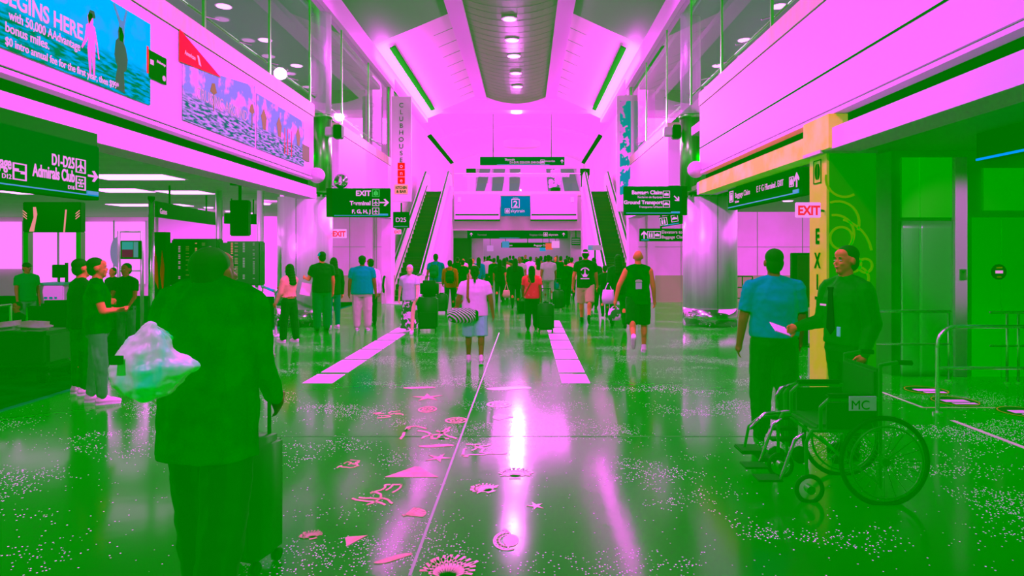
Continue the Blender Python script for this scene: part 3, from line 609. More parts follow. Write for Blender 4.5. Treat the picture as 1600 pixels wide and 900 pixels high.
# scale the reds down so the strong wall light leaves the printed colours
PY0, PY1 = 4.6, 7.9
e = empty('beach_poster', (XL + .012, (PY0 + PY1) / 2, 4.07), 90, 'large cyan beach advertising poster with begins here lettering on the left fascia', 'poster')
def px_(px): return -XL * F / (VX - px) - (PY0 + PY1) / 2
w = (PY1 - PY0) / 2
MB().box(-w, w, -.002, .008, -.5, .5).build('print', pic('sea_print', (0, 205, 165), (25, 185, 165), (0, 150, 45), (0, 190, 150), .06, -.12), e)
text('BEGINS HERE', e, px_(127), -.1, .225, letters, -.004, 'RIGHT', bold=.004, sx=.8)
text('with 50,000 AAdvantage', e, px_(123), -.225, .125, letters, -.004, 'RIGHT', bold=.001, sx=.74); text('bonus miles.', e, px_(5), -.345, .125, letters, -.004, bold=.001, sx=.85)
text('$0 intro annual fee for the first year, then $99*', e, px_(5), -.465, .105, letters, -.004, bold=.001, sx=.79)
def fig(cx, z0, z1, pts, mat, nm): H = z1 - z0; return poly(e, [(cx + u * H, z0 + v * H) for u, v in pts], mat, nm, -.004, -.001)
wm = [(-.03, 0), (.0, .0), (.02, .4), (.05, .0), (.09, 0), (.1, .45), (.09, .62), (.13, .5), (.18, .3), (.2, .31), (.15, .56), (.09, .78), (.04, .8), (.05, .86), (.03, .97), (-.04, .98), (-.08, .9), (-.06, .8), (-.11, .76), (-.14, .55), (-.22, .38), (-.2, .36), (-.1, .5), (-.05, .6), (-.08, .4)]
fig(px_(140), -.43, .25, wm, M('print_pink', (205, 110, 150), .6), 'printed_woman')
fig(px_(140), .1, .27, [(-.2, 0), (-.3, .5), (-.1, .95), (.3, 1), (.4, .6), (.1, .5)], M('print_dark', (0, 110, 20), .6), 'printed_hair')
mn = [(-.12, .02), (.1, 0), (.08, .3), (.14, .34), (.17, .5), (.12, .66), (.06, .74), (.08, .82), (.05, .88), (.03, .92), (-.03, .92), (-.05, .84), (-.04, .76), (-.1, .7), (-.13, .5), (-.1, .4), (-.06, .34), (-.1, .2)]
fig(px_(186), -.48, .32, mn, M('print_dark'), 'printed_man')
fig(px_(188), .1, .5, [(-.1, 0), (.12, 0), (.13, .5), (.26, .95), (.2, 1), (.07, .6), (-.04, .6), (-.33, 1), (-.38, .93), (-.12, .5)], M('print_teal', (40, 150, 110), .6), 'printed_child')
e = empty('card_poster', (XL + .012, 8.06, 4.08), 90, 'small dark printed card beside the beach poster', 'poster')
MB().box(-.2, .19, -.004, .006, -.17, .17).build('print', darkg, e); MB().box(-.24, -.2, -.003, .004, -.13, .2).build('red_edge', M('print_red', (190, 40, 0), .6), e)
text('AAdvantage', e, -.03, .06, .05, lettp, -.006, sx=.8); MB().box(-.17, -.1, -.008, -.003, -.0, .06).build('chip', lettp, e); MB().cyl((.13, -.008, -.1), (.13, -.003, -.1), .035).build('disc', lettp, e)
def fascia_pic(nm, p0, p1, zb, zt0, zt1, mat, lab):
    y0, y1 = -XL * F / (VX - p0), -XL * F / (VX - p1)
    e = empty(nm, (XL + .012, (y0 + y1) / 2, 4.05), 90, lab, 'poster'); w = (y1 - y0) / 2
    MB().prism([(-w, zb - 4.05), (w, zb - 4.05), (w, zt1 - 4.05), (-w, zt0 - 4.05)], 'y', -.002, .006).build('print', mat, e); return e, w
pm = pic('lake_print', (90, 145, 150), (215, 130, 215), (8, 130, 62), (140, 150, 175), .05, -.12)
e, w = fascia_pic('harbour_poster', 284, 397, 3.55, 4.3, 4.6, pm, 'pale lake and palm poster in the middle of the left fascia')
text('CRUISING AROUND', e, -w + .35, -.12, .24, M('print_letter', (245, 150, 235), emit=.7), -.006, sx=.75)
pg = M('print_palm', (90, 120, 0), .6)
for x, z0, hh in ((-.3, -.2, .42), (w - .12, -.2, .42)):
    poly(e, [(x - .01, z0), (x + .01, z0), (x + .02, z0 + hh * .6), (x + .1, z0 + hh * .7), (x + .03, z0 + hh), (x - .05, z0 + hh * .95), (x - .1, z0 + hh * .65), (x - .01, z0 + hh * .6)], pg, 'printed_palm', -.006, -.003)
e, w = fascia_pic('boats_poster', 400, 474, 3.55, 4.5, 4.48, pm, 'pale lake poster with red masts at the end of the left fascia')
for x in (.1, .25, .45): poly(e, [(x - .015, -.4), (x + .015, -.4), (x + .01, .1), (x - .01, .1)], M('print_red'), 'printed_mast', -.006, -.003)
for x in (-.9, -.2, .8): poly(e, [(x - .02, -.12), (x + .1, -.12), (x + .14, .1), (x + .02, .25), (x - .1, .1)], pg, 'printed_palm', -.006, -.003)
y0 = -XL * F / (VX - 278)
e = empty('red_corner_poster', (XL + .018, y0, 4.31), 90, 'red triangular poster corner with small white lettering', 'poster')
poly(e, [(0, 0), (1.15, .1), (0, .43)], M('poster_red', (210, 10, 0), .6), 'print'); text('American', e, .12, .13, .09, lettp, -.01, sx=.8)
poly(e, [(.5, .1), (.56, .09), (.49, .22), (.45, .22)], lettp, 'tail_mark', -.012, -.006)
e = empty('end_card_poster', (XL + .012, -XL * F / (VX - 478), 3.85), 90, 'small dark print at the far end of the left fascia', 'poster'); MB().box(-.25, .18, -.004, .004, -.16, .16).build('print', M('print_olive', (70, 115, 20), .6), e)

# ------------------------------------------------------------------ yellow column and elevator wall
struct('trim_yellow_beam', MB().box(XR - .075, XR + .2, 7.9, 12.8, 2.925, 3.175), yellow, 'yellow painted section of the right beam')
e = empty('yellow_column', (XR, 7.46, 0), 0, 'yellow and lime square column with vertical exit lettering', 'column')
MB().box(-.01, .55, 0, .44, 0, 2.94).build('core', lime, e); MB().box(-.03, 0, -.005, .44, 0, 2.94).build('yellow_face', M('yellow_face', (165, 186, 25), .6, noise=(3, (180, 175, 60), .4, .6, (1, 1, 1))), e)
MB().box(-.1, .12, -.2, .46, 2.94, 3.33).build('capital', yellow, e); MB().box(-.11, .56, -.02, .45, 2.91, 2.95).build('cornice', M('cornice', (190, 140, 170)), e)
b = MB(); random.seed(3)
def arc(b, cx, cz, r, a0, a1, w=.013, y0=-.012, y1=0):
    k = max(6, int(abs(a1 - a0) / 12)); A = [R(a0 + (a1 - a0) * i / k) for i in range(k + 1)]
    for u, v in zip(A, A[1:]):
        b.prism([(cx + (r - w) * math.cos(u), cz + (r - w) * math.sin(u)), (cx + (r + w) * math.cos(u), cz + (r + w) * math.sin(u)),
                 (cx + (r + w) * math.cos(v), cz + (r + w) * math.sin(v)), (cx + (r - w) * math.cos(v), cz + (r - w) * math.sin(v))], 'y', y0, y1)
for cx, cz, r, a0, a1 in ((.14, 1.92, .13, 0, 360), (.07, 1.97, .22, -40, 100), (.1, 2.1, .25, -20, 110), (.18, 2.62, .22, 170, 300), (.05, 1.7, .45, 10, 75), (.32, 1.45, .14, 0, 360), (.42, 1.6, .08, 0, 360), (.28, 1.62, .09, 0, 360), (.12, 1.1, .16, 0, 360), (.36, 1.0, .13, 0, 270)): arc(b, cx, cz, r, a0, a1)
b.build('swirl_paint', limel, e)
for ch, py in (('E', 380), ('X', 418), ('I', 452), ('T', 487)):
    text(ch, e, -.036, 1.75 + (395 - py) * .00765, .25, darkg, .22, 'CENTER', rot=(R(90), 0, R(-90)), bold=.008, sx=.8)
ic = empty('column_icon', (-.036, .22, WZ(268, 7.65)), -90); ic.parent = e
q = MB()
for x0, x1, z0, z1 in ((-.1, .1, -.14, -.13), (-.1, .1, .13, .14), (-.1, -.09, -.14, .14), (.09, .1, -.14, .14)): q.box(x0, x1, -.004, .004, z0, z1)
q.prism([(-.012 - .05 * math.sin(R(a)), .095 * math.cos(R(a))) for a in range(0, 181, 20)], 'y', -.004, .004); q.prism([(.012 + .05 * math.sin(R(a)), .095 * math.cos(R(a))) for a in range(0, 181, 20)], 'y', -.004, .004)
q.build('icon_face', darkg, ic)
# elevator wall
EY = 9.1
elw = M('elevator_wall', (0, 136, 0), .4, noise=(1.5, (0, 144, 0), .4, .6, (1, 1, 1)))
struct('wall_elevator', MB().box(WX(1393, EY), 13, EY, EY + .3, 0, 3.2), elw, 'dark green elevator wall on the right')
struct('wall_elevator_side', MB().box(WX(1393, EY), WX(1393, EY) + .15, EY + .3, 11, 0, 3.2), elw, 'side of the elevator block')
e = empty('elevator', (WX(1445, EY), EY - .015, 0), 0, 'elevator with wavy polished steel doors and curved reflection', 'elevator')
hw = .37
def wavy(x0, x1, z0, z1, ph, y=-.05):
    b = MB(); nx, nz = 16, 20; V = []
    for i in range(nx + 1):
        V.append([b.bm.verts.new((x0 + (x1 - x0) * i / nx, y - .012 * math.sin(ph + 3.1 * i / nx) * math.sin(.5 + 2.4 * j / nz), z0 + (z1 - z0) * j / nz)) for j in range(nz + 1)])
    for i in range(nx):
        for j in range(nz): b.bm.faces.new((V[i][j], V[i + 1][j], V[i + 1][j + 1], V[i][j + 1]))
    r = bmesh.ops.extrude_face_region(b.bm, geom=list(b.bm.faces)); 
    for g in r['geom']:
        if isinstance(g, bmesh.types.BMVert): g.co.y = 0
    return b

dm = M('door_steel', (140, 190, 150), .28, .85)
wavy(-.36, -.115, 0, 2.2, 0).build('door', dm, e, True); wavy(-.105, .36, 0, 2.2, 1.2).build('door', dm, e, True)
MB().box(-.36, -.28, -.04, 0, 2.25, 3.1).box(-.1, .0, -.04, 0, 2.25, 3.1).box(-.28, -.1, -.03, 0, 2.25, 3.1).box(0, .36, -.03, 0, 2.25, 3.1).build('header', M('bronze_dark', (60, 235, 40), .35, 1), e)
MB().box(.37, .54, -.08, 0, 0, 3.1).build('jamb', M('jamb_steel', (240, 135, 244), .4, .1), e)
cs = MB().box(.42, .52, -.1, -.08, 1.37, 1.52, .005).build('call_station', chrome, e)
MB().prism([(.445, 1.49), (.495, 1.49), (.47, 1.46)], 'y', -.11, -.1).build('call_arrow', darkg, e)
e2 = empty('elevator', (WX(1560, EY), EY - .015, 0), 0, 'dark elevator door with small oval sign at the right edge', 'elevator')
MB().box(-.42, -.01, -.04, 0, 0, 2.25).box(.01, .9, -.04, 0, 0, 2.25).build('door', M('door_dark', (8, 246, 8), .3, 1), e2)
MB().box(-.25, .9, -.04, 0, 2.35, 2.95).build('header', M('bronze_dark'), e2)
MB().cyl((-.04, -.05, 1.48), (-.04, -.04, 1.48), .11).build('oval_sign', blackl, e2).scale = (1, 1, 1)
panel(e2, -.09, .01, 1.46, 1.5, lettp, 'sign_text', -.06, -.05); panel(e2, -.08, .0, 1.53, 1.55, M('sign_gold', (150, 150, 0)), 'sign_text', -.06, -.05); panel(e2, -.07, -.01, 1.4, 1.42, M('sign_gold'), 'sign_text', -.06, -.05)
struct('wall_elevator_back', MB().box(WX(1393, EY) + .15, 13, 10.8, 11, 0, 3.2), elw, 'back of the elevator block')
# railings
railm = M('rail_steel', (240, 225, 235), .25, 1)
def railing(label, Y, x0, x1, posts, curved=True, midz=.5, r=.021):
    e = empty('steel_railing', (x0, Y, 0), 0, label, 'railing'); L = x1 - x0
    pts = [(0, 0, .02), (0, 0, .72)] + [(.2 - .2 * math.cos(R(a)), 0, .74 + .21 * math.sin(R(a))) for a in range(15, 91, 15)] + [(L, 0, .95)] if curved else [(0, 0, .95), (L, 0, .95)]
    MB().path(pts, r).build('top_rail', railm, e, True); MB().path([(0, 0, midz), (L, 0, midz)], r * .8).build('mid_rail', railm, e, True)
    for p in posts: MB().cyl((p, 0, 0), (p, 0, .95), r * .8).build('post', railm, e, True)
    for p in ([0] if curved else []) + list(posts): MB().cyl((p, 0, 0), (p, 0, .02), .05).build('base_plate', railm, e)
railing('curved steel railing nearest the right edge of the hall', 6.94, WX(1465, 6.94), 7.5, [1.4])
railing('straight steel railing behind the man in the tie', 8.75, WX(1366, 8.75), WX(1484, 8.75), [1.02], False)
railing('short far railing with two hooked posts at the right edge', 8.6, WX(1548, 8.6), 7.6, [.22, .37], False)

# floor stickers
for k, (px, py, lab) in enumerate(((1447, 610, 'nearest the yellow column'), (1492, 627, 'behind the railing foot'), (1600, 644, 'cut by the right edge'))):
    Y = GY(py); e = empty('floor_sticker', (WX(px, Y), Y, 0), 0, 'round dark floor sticker with pink band, ' + lab, 'floor sticker', None)
    MB().cyl((0, 0, 0), (0, 0, .004), .26, n=32).build('disc', darkg, e); b = MB()
    for i in range(32): a0, a1 = R(i * 11.25), R(i * 11.25 + 11.25); b.prism([(.235 * math.cos(a0), .235 * math.sin(a0)), (.245 * math.cos(a0), .245 * math.sin(a0)), (.245 * math.cos(a1), .245 * math.sin(a1)), (.235 * math.cos(a1), .235 * math.sin(a1))], 'z', .004, .006)
    b.build('ring', M('sticker_gold', (150, 130, 30)), e); MB().box(-.14, .14, -.06, .06, .004, .007).build('band', white, e); MB().box(-.1, .16, -.17, -.1, .004, .007).build('band', white, e)
# ceiling lights right corridor
for k, (px, py, Y) in enumerate(((1371, 276, 0), (1231, 313, 0), (1215, 308, 0))):
    Y = 1.45 * F / (VY - py); e = empty('ceiling_downlight', (WX(px, Y), Y, 3.2), 0, f'round downlight in the right corridor ceiling, {("behind the yellow column", "left of the exit sign", "furthest from the viewer")[k]}', 'ceiling light')
    MB().cyl((0, 0, -.03), (0, 0, 0), .13).build('lamp_lens', lit, e); MB().cyl((0, 0, -.015), (0, 0, .0), .16).build('trim_ring', steel, e)
for k, x in enumerate((-.08, .0, .02, -.04)):
    y = (18.6, 15.5, 25.6, 28.4)[k]
for k, (px, py) in enumerate(((796, 30), (800, 63), (806, 115), (808, 136), (803, 88))):
    z = 8.63; Y = (z - EYE) * F / (VY - py)
    e = empty('ceiling_downlight', (WX(px, Y), Y, z), 0, f'oval downlight in the dark ceiling strip, {("nearest", "second nearest", "second farthest", "farthest", "brightest, in the middle")[k]}', 'ceiling light')
    MB().cyl((0, 0, -.01), (0, 0, .06), .19 if k < 4 else .22, n=24).build('lamp_lens', lit, e); MB().cyl((0, 0, .0), (0, 0, .07), .23, n=24).build('trim_ring', steel, e)
# left concourse ceiling panels
for k, (px, py, w) in enumerate(((210, 276, 1.5), (290, 300, 1.0), (190, 297, 1.1), (235, 320, 2.2), (60, 300, 1.5))):
    Y = 1.45 * F / (VY - py); e = empty('ceiling_light_panel', (WX(px, Y), Y, 3.2), 0, f'flat lit ceiling panel over the left concourse, {("large one right of the hanging sign", "small one further right", "small one behind the first", "wide distant one", "one behind the hanging sign")[k]}', 'ceiling light')
    MB().box(-w / 2, w / 2, -.4, .4, -.02, 0).build('diffuser', lit, e); MB().box(-w / 2 - .05, w / 2 + .05, -.45, .45, -.01, 0).build('frame', steel, e)
for k, (px, py) in enumerate(((326, 323), (359, 329), (389, 332), (415, 317))):
    Y = 1.45 * F / (VY - py); e = empty('ceiling_downlight', (WX(px, Y), Y, 3.2), 0, f'small bright downlight over the flight boards, {k+1} from the left', 'ceiling light', 'downlights over the flight boards')
    MB().cyl((0, 0, -.05), (0, 0, 0), .13).build('lamp_lens', lit, e); MB().cyl((0, 0, -.02), (0, 0, 0), .17).build('trim_ring', steel, e)

# ------------------------------------------------------------------ left concourse fittings
e = empty('flight_board', (WX(330, 14.6), 14.6, 0), -4, 'bank of dark flight information screens on steel posts behind the large dark figure', 'flight board')
S = 14.6 / F; board = M('board_dark', (0, 130, 2), .4)
def bz(py): return EYE + (VY - py) * S
MB().box(-80 * S, 80 * S, 0, .2, bz(446), bz(379), .02).build('backing', board, e)
MB().box(-63 * S, 13 * S, -.06, .2, bz(446), bz(373), .03).build('screen_bank', board, e); MB().box(25 * S, 81 * S, -.06, .2, bz(446), bz(377), .03).build('screen_bank', board, e)
for i, (px, c_) in enumerate(((281, (160, 130, 140)), (308, (190, 130, 90)), (331, (100, 130, 80)), (366, (200, 120, 60)), (385, (110, 140, 110)), (401, (60, 130, 60)), (294, (60, 120, 10)), (320, (60, 120, 10)), (373, (90, 120, 10)))):
    b = MB(); w = 1.4 * S if i < 6 else 2.4 * S; random.seed(i)
    for k in range(22):
        if random.random() < (.75 if i < 6 else .5): z = bz(381 + k * 2.6); b.box((px - 330) * S - w, (px - 330) * S + w, -.07, -.055, z, z + .022)
    b.build('text_column', M(f'flight_text_{i}', c_, emit=.9), e)
for px in (293, 330, 366, 400):
    MB().cyl(((px - 330) * S, .1, 0), ((px - 330) * S, .1, bz(440)), .035).build('post', steel, e, True)
    MB().cyl(((px - 330) * S, .1, 0), ((px - 330) * S, .1, .12), .16, .04, 8).build('foot', M('foot_pink', (220, 130, 150), .4), e)
for px in (331, 399): MB().cyl(((px - 330) * S, .3, bz(446)), ((px - 330) * S, .3, 3.19), .075).build('tall_post', steel, e, True)
e = empty('steel_post', (WX(236.5, 10), 10, 0), 0, 'tall bare steel post left of the large dark figure', 'post')
MB().cyl((0, 0, 0), (0, 0, WZ(309, 10)), .042, n=20).build('shaft', M('post_pink', (245, 250, 245), .2, 1), e, True); MB().cyl((0, 0, WZ(312, 10)), (0, 0, WZ(307, 10)), .05).build('cap', darkg, e); MB().cyl((0, 0, 0), (0, 0, .03), .09).build('base_plate', steel, e)
def hang(name, pxa, pya, pxb, pyb, hh, Ya, Yb, lab, cat='sign'):
    a = Vector((WX(pxa, Ya), Ya, WZ(pya, Ya))); b = Vector((WX(pxb, Yb), Yb, WZ(pyb, Yb)))
    e = empty(name, a[:], math.degrees(math.atan2(b.y - a.y, b.x - a.x)), lab, cat); L = (b - a).to_2d().length
    MB().box(0, L, -.06, .06, -hh, 0, .01).build('panel', blackl, e); MB().path([(L * .2, 0, 0), (L * .2, 0, 3.2 - a.z)], .02).path([(L * .8, 0, 0), (L * .8, 0, 3.2 - a.z)], .02).build('hanger', blackl, e); return e
e = hang('overhead_sign', 241, 314, 338, 325, .32, 13, 17, 'long dark overhead sign running behind the tall steel post'); text('Gates', e, .1, -.25, .16, lettp, -.07)
hang('overhead_sign', 350, 333, 407, 338, .28, 17, 17.5, 'shorter dark overhead sign above the flight boards')
e = empty('hanging_screen', (WX(375, 12.5), 12.5, WZ(340, 12.5)), 0, 'dark hanging screen housing above the flight boards', 'screen')
MB().box(-.18, .18, -.06, .1, -.36, .34, .02).build('housing', blackl, e); MB().path([(0, 0, .3), (0, 0, 3.2 - e.location.z)], .03).build('hanger', blackl, e); MB().box(-.15, .15, -.1, .1, .62, .76).build('mount', blackl, e)
e = empty('airline_portal', (WX(85, 16), 16, 0), 0, 'dark portal with hanging screens and pale swoosh marks in the left concourse', 'portal')
S = .016
MB().box(-45 * S, 45 * S, -.1, .1, WZ(363, 16), WZ(316, 16), .02).build('header', blackl, e)
for q in (-41, 41): MB().box(q * S - .06, q * S + .06, -.08, .08, 0, WZ(363, 16)).build('post', steeld, e)
b = MB()
for q in (-1, 1):
    for k in range(3): z = WZ(330 + k * 4, 16); b.prism([(q * 44 * S, z), (q * 38 * S, z - .08), (q * 38 * S, z - .06), (q * 44 * S, z + .02)], 'y', -.115, -.1)
b.prism([(-28 * S, WZ(324, 16)), (-24 * S, WZ(324, 16)), (-22 * S, WZ(335, 16)), (-27 * S, WZ(362, 16)), (-34 * S, WZ(362, 16)), (-27 * S, WZ(340, 16))], 'y', -.115, -.1)
b.prism([(22 * S, WZ(328, 16)), (24 * S, WZ(328, 16)), (21 * S, WZ(363, 16)), (19 * S, WZ(363, 16))], 'y', -.115, -.1)
b.build('swoosh', M('peach_mark', (255, 150, 150), emit=.8), e)
e = empty('advert_frame', (WX(205, 15), 15, 0), 0, 'tall steel frame holding a small teal poster behind the man with the red strap', 'display frame')
b = MB()
for px in (186, 222): b.cyl((WX(px, 15) - WX(205, 15), 0, 0), (WX(px, 15) - WX(205, 15), 0, WZ(361, 15)), .04)
for py in (362, 423): b.cyl((-.3, 0, WZ(py, 15)), (.27, 0, WZ(py, 15)), .02)
b.build('frame', steel, e, True)
MB().box(-.22, .27, -.06, .02, WZ(405, 15), WZ(376, 15), .01).build('screen_case', blackl, e); MB().box(-.17, .08, -.075, -.06, WZ(390, 15), WZ(378, 15)).build('poster_top', M('poster_teal', (0, 160, 140), emit=.8), e); MB().box(-.17, .08, -.075, -.06, WZ(402, 15), WZ(390, 15)).build('poster_bottom', M('poster_maroon', (80, 30, 0), emit=.8), e); MB().box(.1, .2, -.075, -.06, WZ(402, 15), WZ(378, 15)).build('poster_side', M('poster_side', (70, 145, 140), emit=.8), e)
b = MB()
b.prism([(-.3, WZ(372, 15))] + [(-.3 - .18 * math.sin(R(a)), WZ(394 - 24 * math.cos(R(a)), 15)) for a in range(10, 171, 16)] + [(-.3, WZ(420, 15))], 'y', -.02, .02); b.build('wing', M('wing_grey', (150, 145, 190), .4), e)
e = empty('orange_pillar', (WX(247, 14), 14.2, 0), 0, 'dark pillar with an orange swirl right of the tall steel post', 'pillar')
MB().box(-.3, .05, 0, .2, 0, WZ(362, 14)).build('shaft', blackl, e); MB().prism([(-.28, 1.9), (-.18, 1.6), (-.2, 1.2), (-.1, .95), (-.12, 1.5), (-.2, 1.95)], 'y', -.02, 0).prism([(-.02, 1.8), (.03, 1.4), (.0, .8), (-.06, 1.3)], 'y', -.02, 0).build('swirl', M('orange_paint', (190, 100, 0), .6), e)
# counter with monitor
e = empty('service_counter', (WX(80, 13.5), 13.5, 0), 0, 'white service counter with a dark monitor in the left concourse', 'counter')
MB().box(-.26, .26, 0, .5, 0, WZ(445, 13.5), .02).build('body', white, e); MB().box(-.3, .3, -.03, .53, WZ(445, 13.5), WZ(442, 13.5)).build('top', M('counter_top', (60, 150, 120)), e)
MB().box(-.14, -.08, -.02, 0, .78, .82).box(-.03, .03, -.02, 0, .78, .82).box(.08, .12, -.02, 0, .78, .82).build('lettering', M('counter_mark', (0, 150, 130)), e)
e = empty('monitor', (WX(86, 13.6), 13.7, WZ(442, 13.5)), 0, 'dark tilted monitor on the white service counter', 'monitor')
MB().box(-.13, .13, -.02, .03, .1, .38, .01).build('screen', blackl, e); MB().cyl((0, .02, 0), (0, .02, .12), .02).build('stand', blackl, e); MB().box(.15, .19, -.02, .03, 0, .42).build('side_post', blackl, e)
# queue posts
def stanchion(px, py, lab, hgt=.95):
    Y = GY(py); e = empty('queue_post', (WX(px, Y), Y, 0), 0, lab, 'queue post')
    MB().cyl((0, 0, 0), (0, 0, hgt), .03).build('post', chrome, e, True); MB().cyl((0, 0, 0), (0, 0, .03), .17, .15, 24).build('base_plate', steel, e, True); MB().cyl((0, 0, hgt - .04), (0, 0, hgt + .04), .04).build('belt_head', steel, e, True)
    return e
a = stanchion(431, 525, 'chrome queue post beside the woman in the mask'); b_ = stanchion(410, 507, 'chrome queue post right of the flight boards')
pa, pb = a.location + Vector((0, 0, .93)), b_.location + Vector((0, 0, .93)); dv = (pb - pa).normalized() * .05; pa += dv; pb -= dv
tag(MB().path([pa, pb], .03, 6).build('queue_belt', M('belt_cyan', (0, 160, 165), .6)), 'cyan queue belt between the two chrome posts', 'queue belt')
tag(MB().path([(WX(353, 13), 13, .45), (WX(408, 15.2), 15.2, .5)], .012, 6).path([(WX(353, 13), 13, .36), (WX(408, 15.2), 15.2, .42)], .012, 6).path([(WX(353, 13), 13, .45), (WX(353, 13), 13, .0)], .015, 6).path([(WX(408, 15.2), 15.2, .5), (WX(408, 15.2), 15.2, 0)], .015, 6).build('low_rail', M('rail_pale', (240, 150, 190), .4)), 'low pale double rail in front of the flight boards', 'rail')
# kiosk behind guard, right corridor
e = empty('information_stand', (WX(1255, 12), 12, 0), 0, 'dark upright information stand between the guard and the yellow column', 'information stand')
MB().box(-.2, .16, 0, .12, WZ(480, 12), WZ(395, 12), .01).build('frame', blackl, e); MB().box(-.11, .16, -.012, 0, WZ(475, 12), WZ(398, 12)).build('display', M('stand_face', (110, 125, 70), .6), e); MB().box(-.1, .1, .02, .1, .02, WZ(480, 12)).build('post', blackl, e); MB().box(-.25, .25, -.1, .25, 0, .02).build('base_plate', blackl, e)
e = empty('wall_barrier', (WX(1160, 19), 19, 0), 0, 'low dark metal barrier against the right back wall', 'barrier')
b = MB(); 
for z in (.4, .72, 1.05): b.cyl((-.3, 0, z), (.3, 0, z), .018)
for x in (-.3, 0, .3): b.cyl((x, 0, 0), (x, 0, 1.05), .02)
b.build('frame', blackl, e)
for nm, x, lab in (('left', XL + .08, 'left'), ('right', XR - .08, 'right')):
    e = empty('ball_finial', (x, 13.98 if nm == 'left' else 13.0, 3.44), 0, f'pale ball at the far end of the {lab} fascia ledge', 'finial')
    MB().ell((0, 0, 0), (.17, .17, .17), n=20).build('ball', white, e, True); MB().cyl((0, -.15, 0), (0, .02, 0), .08).build('collar', steel, e)

# ------------------------------------------------------------------ painted sun patches and inlays in the floor
sunpatch = M('sunpatch_paint', (246, 130, 246), .35)  # two rows of sunlight patches put into the floor as pale slabs
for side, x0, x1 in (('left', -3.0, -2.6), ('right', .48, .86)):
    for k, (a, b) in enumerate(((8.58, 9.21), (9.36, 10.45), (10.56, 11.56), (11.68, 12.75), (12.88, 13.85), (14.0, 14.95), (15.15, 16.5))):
        tag(MB().box(x0, x1, a, b, 0, .004).build('painted_sunpatch', sunpatch), f'painted rectangular sun patch number {k+1} from the front in the {side} row', 'sun patch', f'painted sun patches in the {side} row')
inl = M('inlay_bronze', (240, 122, 175), .35, spec=.3, noise=(14, (225, 115, 145), .4, .6, (1, 1, 1)))
def inlay(kind, px, py, wpx, lab, ang=0, asp=1):
    Y = GY(py); X = WX(px, Y); w = wpx * Y / F / 2; b = MB(); rnd = random.Random(px)
    def P(pts): b.prism([(w * u, w * v) for u, v in pts], 'z', 0, .004)
    def ring(cx, cy, r, t, n=20, a0=0, a1=360):
        A = [R(a0 + (a1 - a0) * i / n) for i in range(n + 1)]
        for u, v in zip(A, A[1:]): P([(cx + (r - t) * math.cos(u), cy + (r - t) * math.sin(u)), (cx + (r + t) * math.cos(u), cy + (r + t) * math.sin(u)), (cx + (r + t) * math.cos(v), cy + (r + t) * math.sin(v)), (cx + (r - t) * math.cos(v), cy + (r - t) * math.sin(v))])
    def stroke(pts, t):
        for p, q in zip(pts, pts[1:]):
            d = Vector((q[0] - p[0], q[1] - p[1])); d.normalize(); n_ = Vector((-d.y, d.x)) * t
            P([(p[0] + n_.x, p[1] + n_.y), (p[0] - n_.x, p[1] - n_.y), (q[0] - n_.x, q[1] - n_.y), (q[0] + n_.x, q[1] + n_.y)])
    if kind == 'star':
        pts = []
        for k in range(10): a = R(90 + 36 * k); r = 1 if k % 2 == 0 else .3; pts.append((r * math.cos(a), r * math.sin(a)))
        P(pts)
    elif kind == 'shell':
        for k in range(7): a = -60 + 20 * k; P([(0, -.8), (1.0 * math.sin(R(a - 8)), .9 * math.cos(R(a - 8)) - .1), (1.0 * math.sin(R(a + 8)), .9 * math.cos(R(a + 8)) - .1)])
        P([(-.2, -.9), (.2, -.9), (.1, -.6), (-.1, -.6)])
    elif kind == 'disc':
        ring(0, 0, .9, .09); ring(0, 0, .5, .08)
        for k in range(5): a = R(72 * k); stroke([(.15 * math.cos(a), .15 * math.sin(a)), (.8 * math.cos(a), .8 * math.sin(a))], .07)
    elif kind == 'weed':
        for k in range(6):
            x, y = -.9 + .3 * k * rnd.uniform(.6, 1.2), rnd.uniform(-.4, .4); pts = [(x, y)]; a = rnd.uniform(0, 6)
            for i in range(7): a += rnd.uniform(-.9, .9); x += .28 * math.cos(a); y += .22 * math.sin(a); x = max(-1, min(1, x)); y = max(-.8, min(.8, y)); pts.append((x, y))
            stroke(pts, .05)
    elif kind == 'coral':
        for k in range(13):
            a = R(-10 + 200 * k / 12); l = rnd.uniform(.6, 1.05); m_ = (.5 * math.cos(a), .5 * math.sin(a) - .3); stroke([(0, -.7), m_, (l * math.cos(a + .15), l * math.sin(a + .15) - .2)], .055)
            stroke([m_, (.85 * math.cos(a - .25), .85 * math.sin(a - .25) - .1)], .05)
        P([(-.3, -.9), (.3, -.9), (.25, -.4), (-.25, -.4)])
    elif kind == 'cucumber':
        P([(1.0 * math.cos(R(a)), .24 * math.sin(R(a)) + .1 * math.sin(2.5 * math.cos(R(a)))) for a in range(0, 360, 15)])
    elif kind == 'spiral':
        for k in range(9): a = R(90 + 22 * k); ring(.72 * math.cos(a), .72 * math.sin(a), .15, .06, 8)
        P([(.25 + .55 * math.cos(R(a)), .62 * math.sin(R(a))) for a in range(0, 360, 20)]); ring(0, 0, .98, .05, 14, 90, 300)
        stroke([(0, .9), (-.35, 1.2)], .09)
    elif kind == 'cone':
        P([(-1, -.5), (1, -.5), (.55, -.05), (.1, .55), (-.1, .55), (-.6, -.05)])
    o = b.build('sea_life_inlay', inl); o.location = (X, Y, .0); o.scale = (1, asp, 1); o.rotation_euler = (0, 0, R(ang)); tag(o, lab, 'floor inlay')
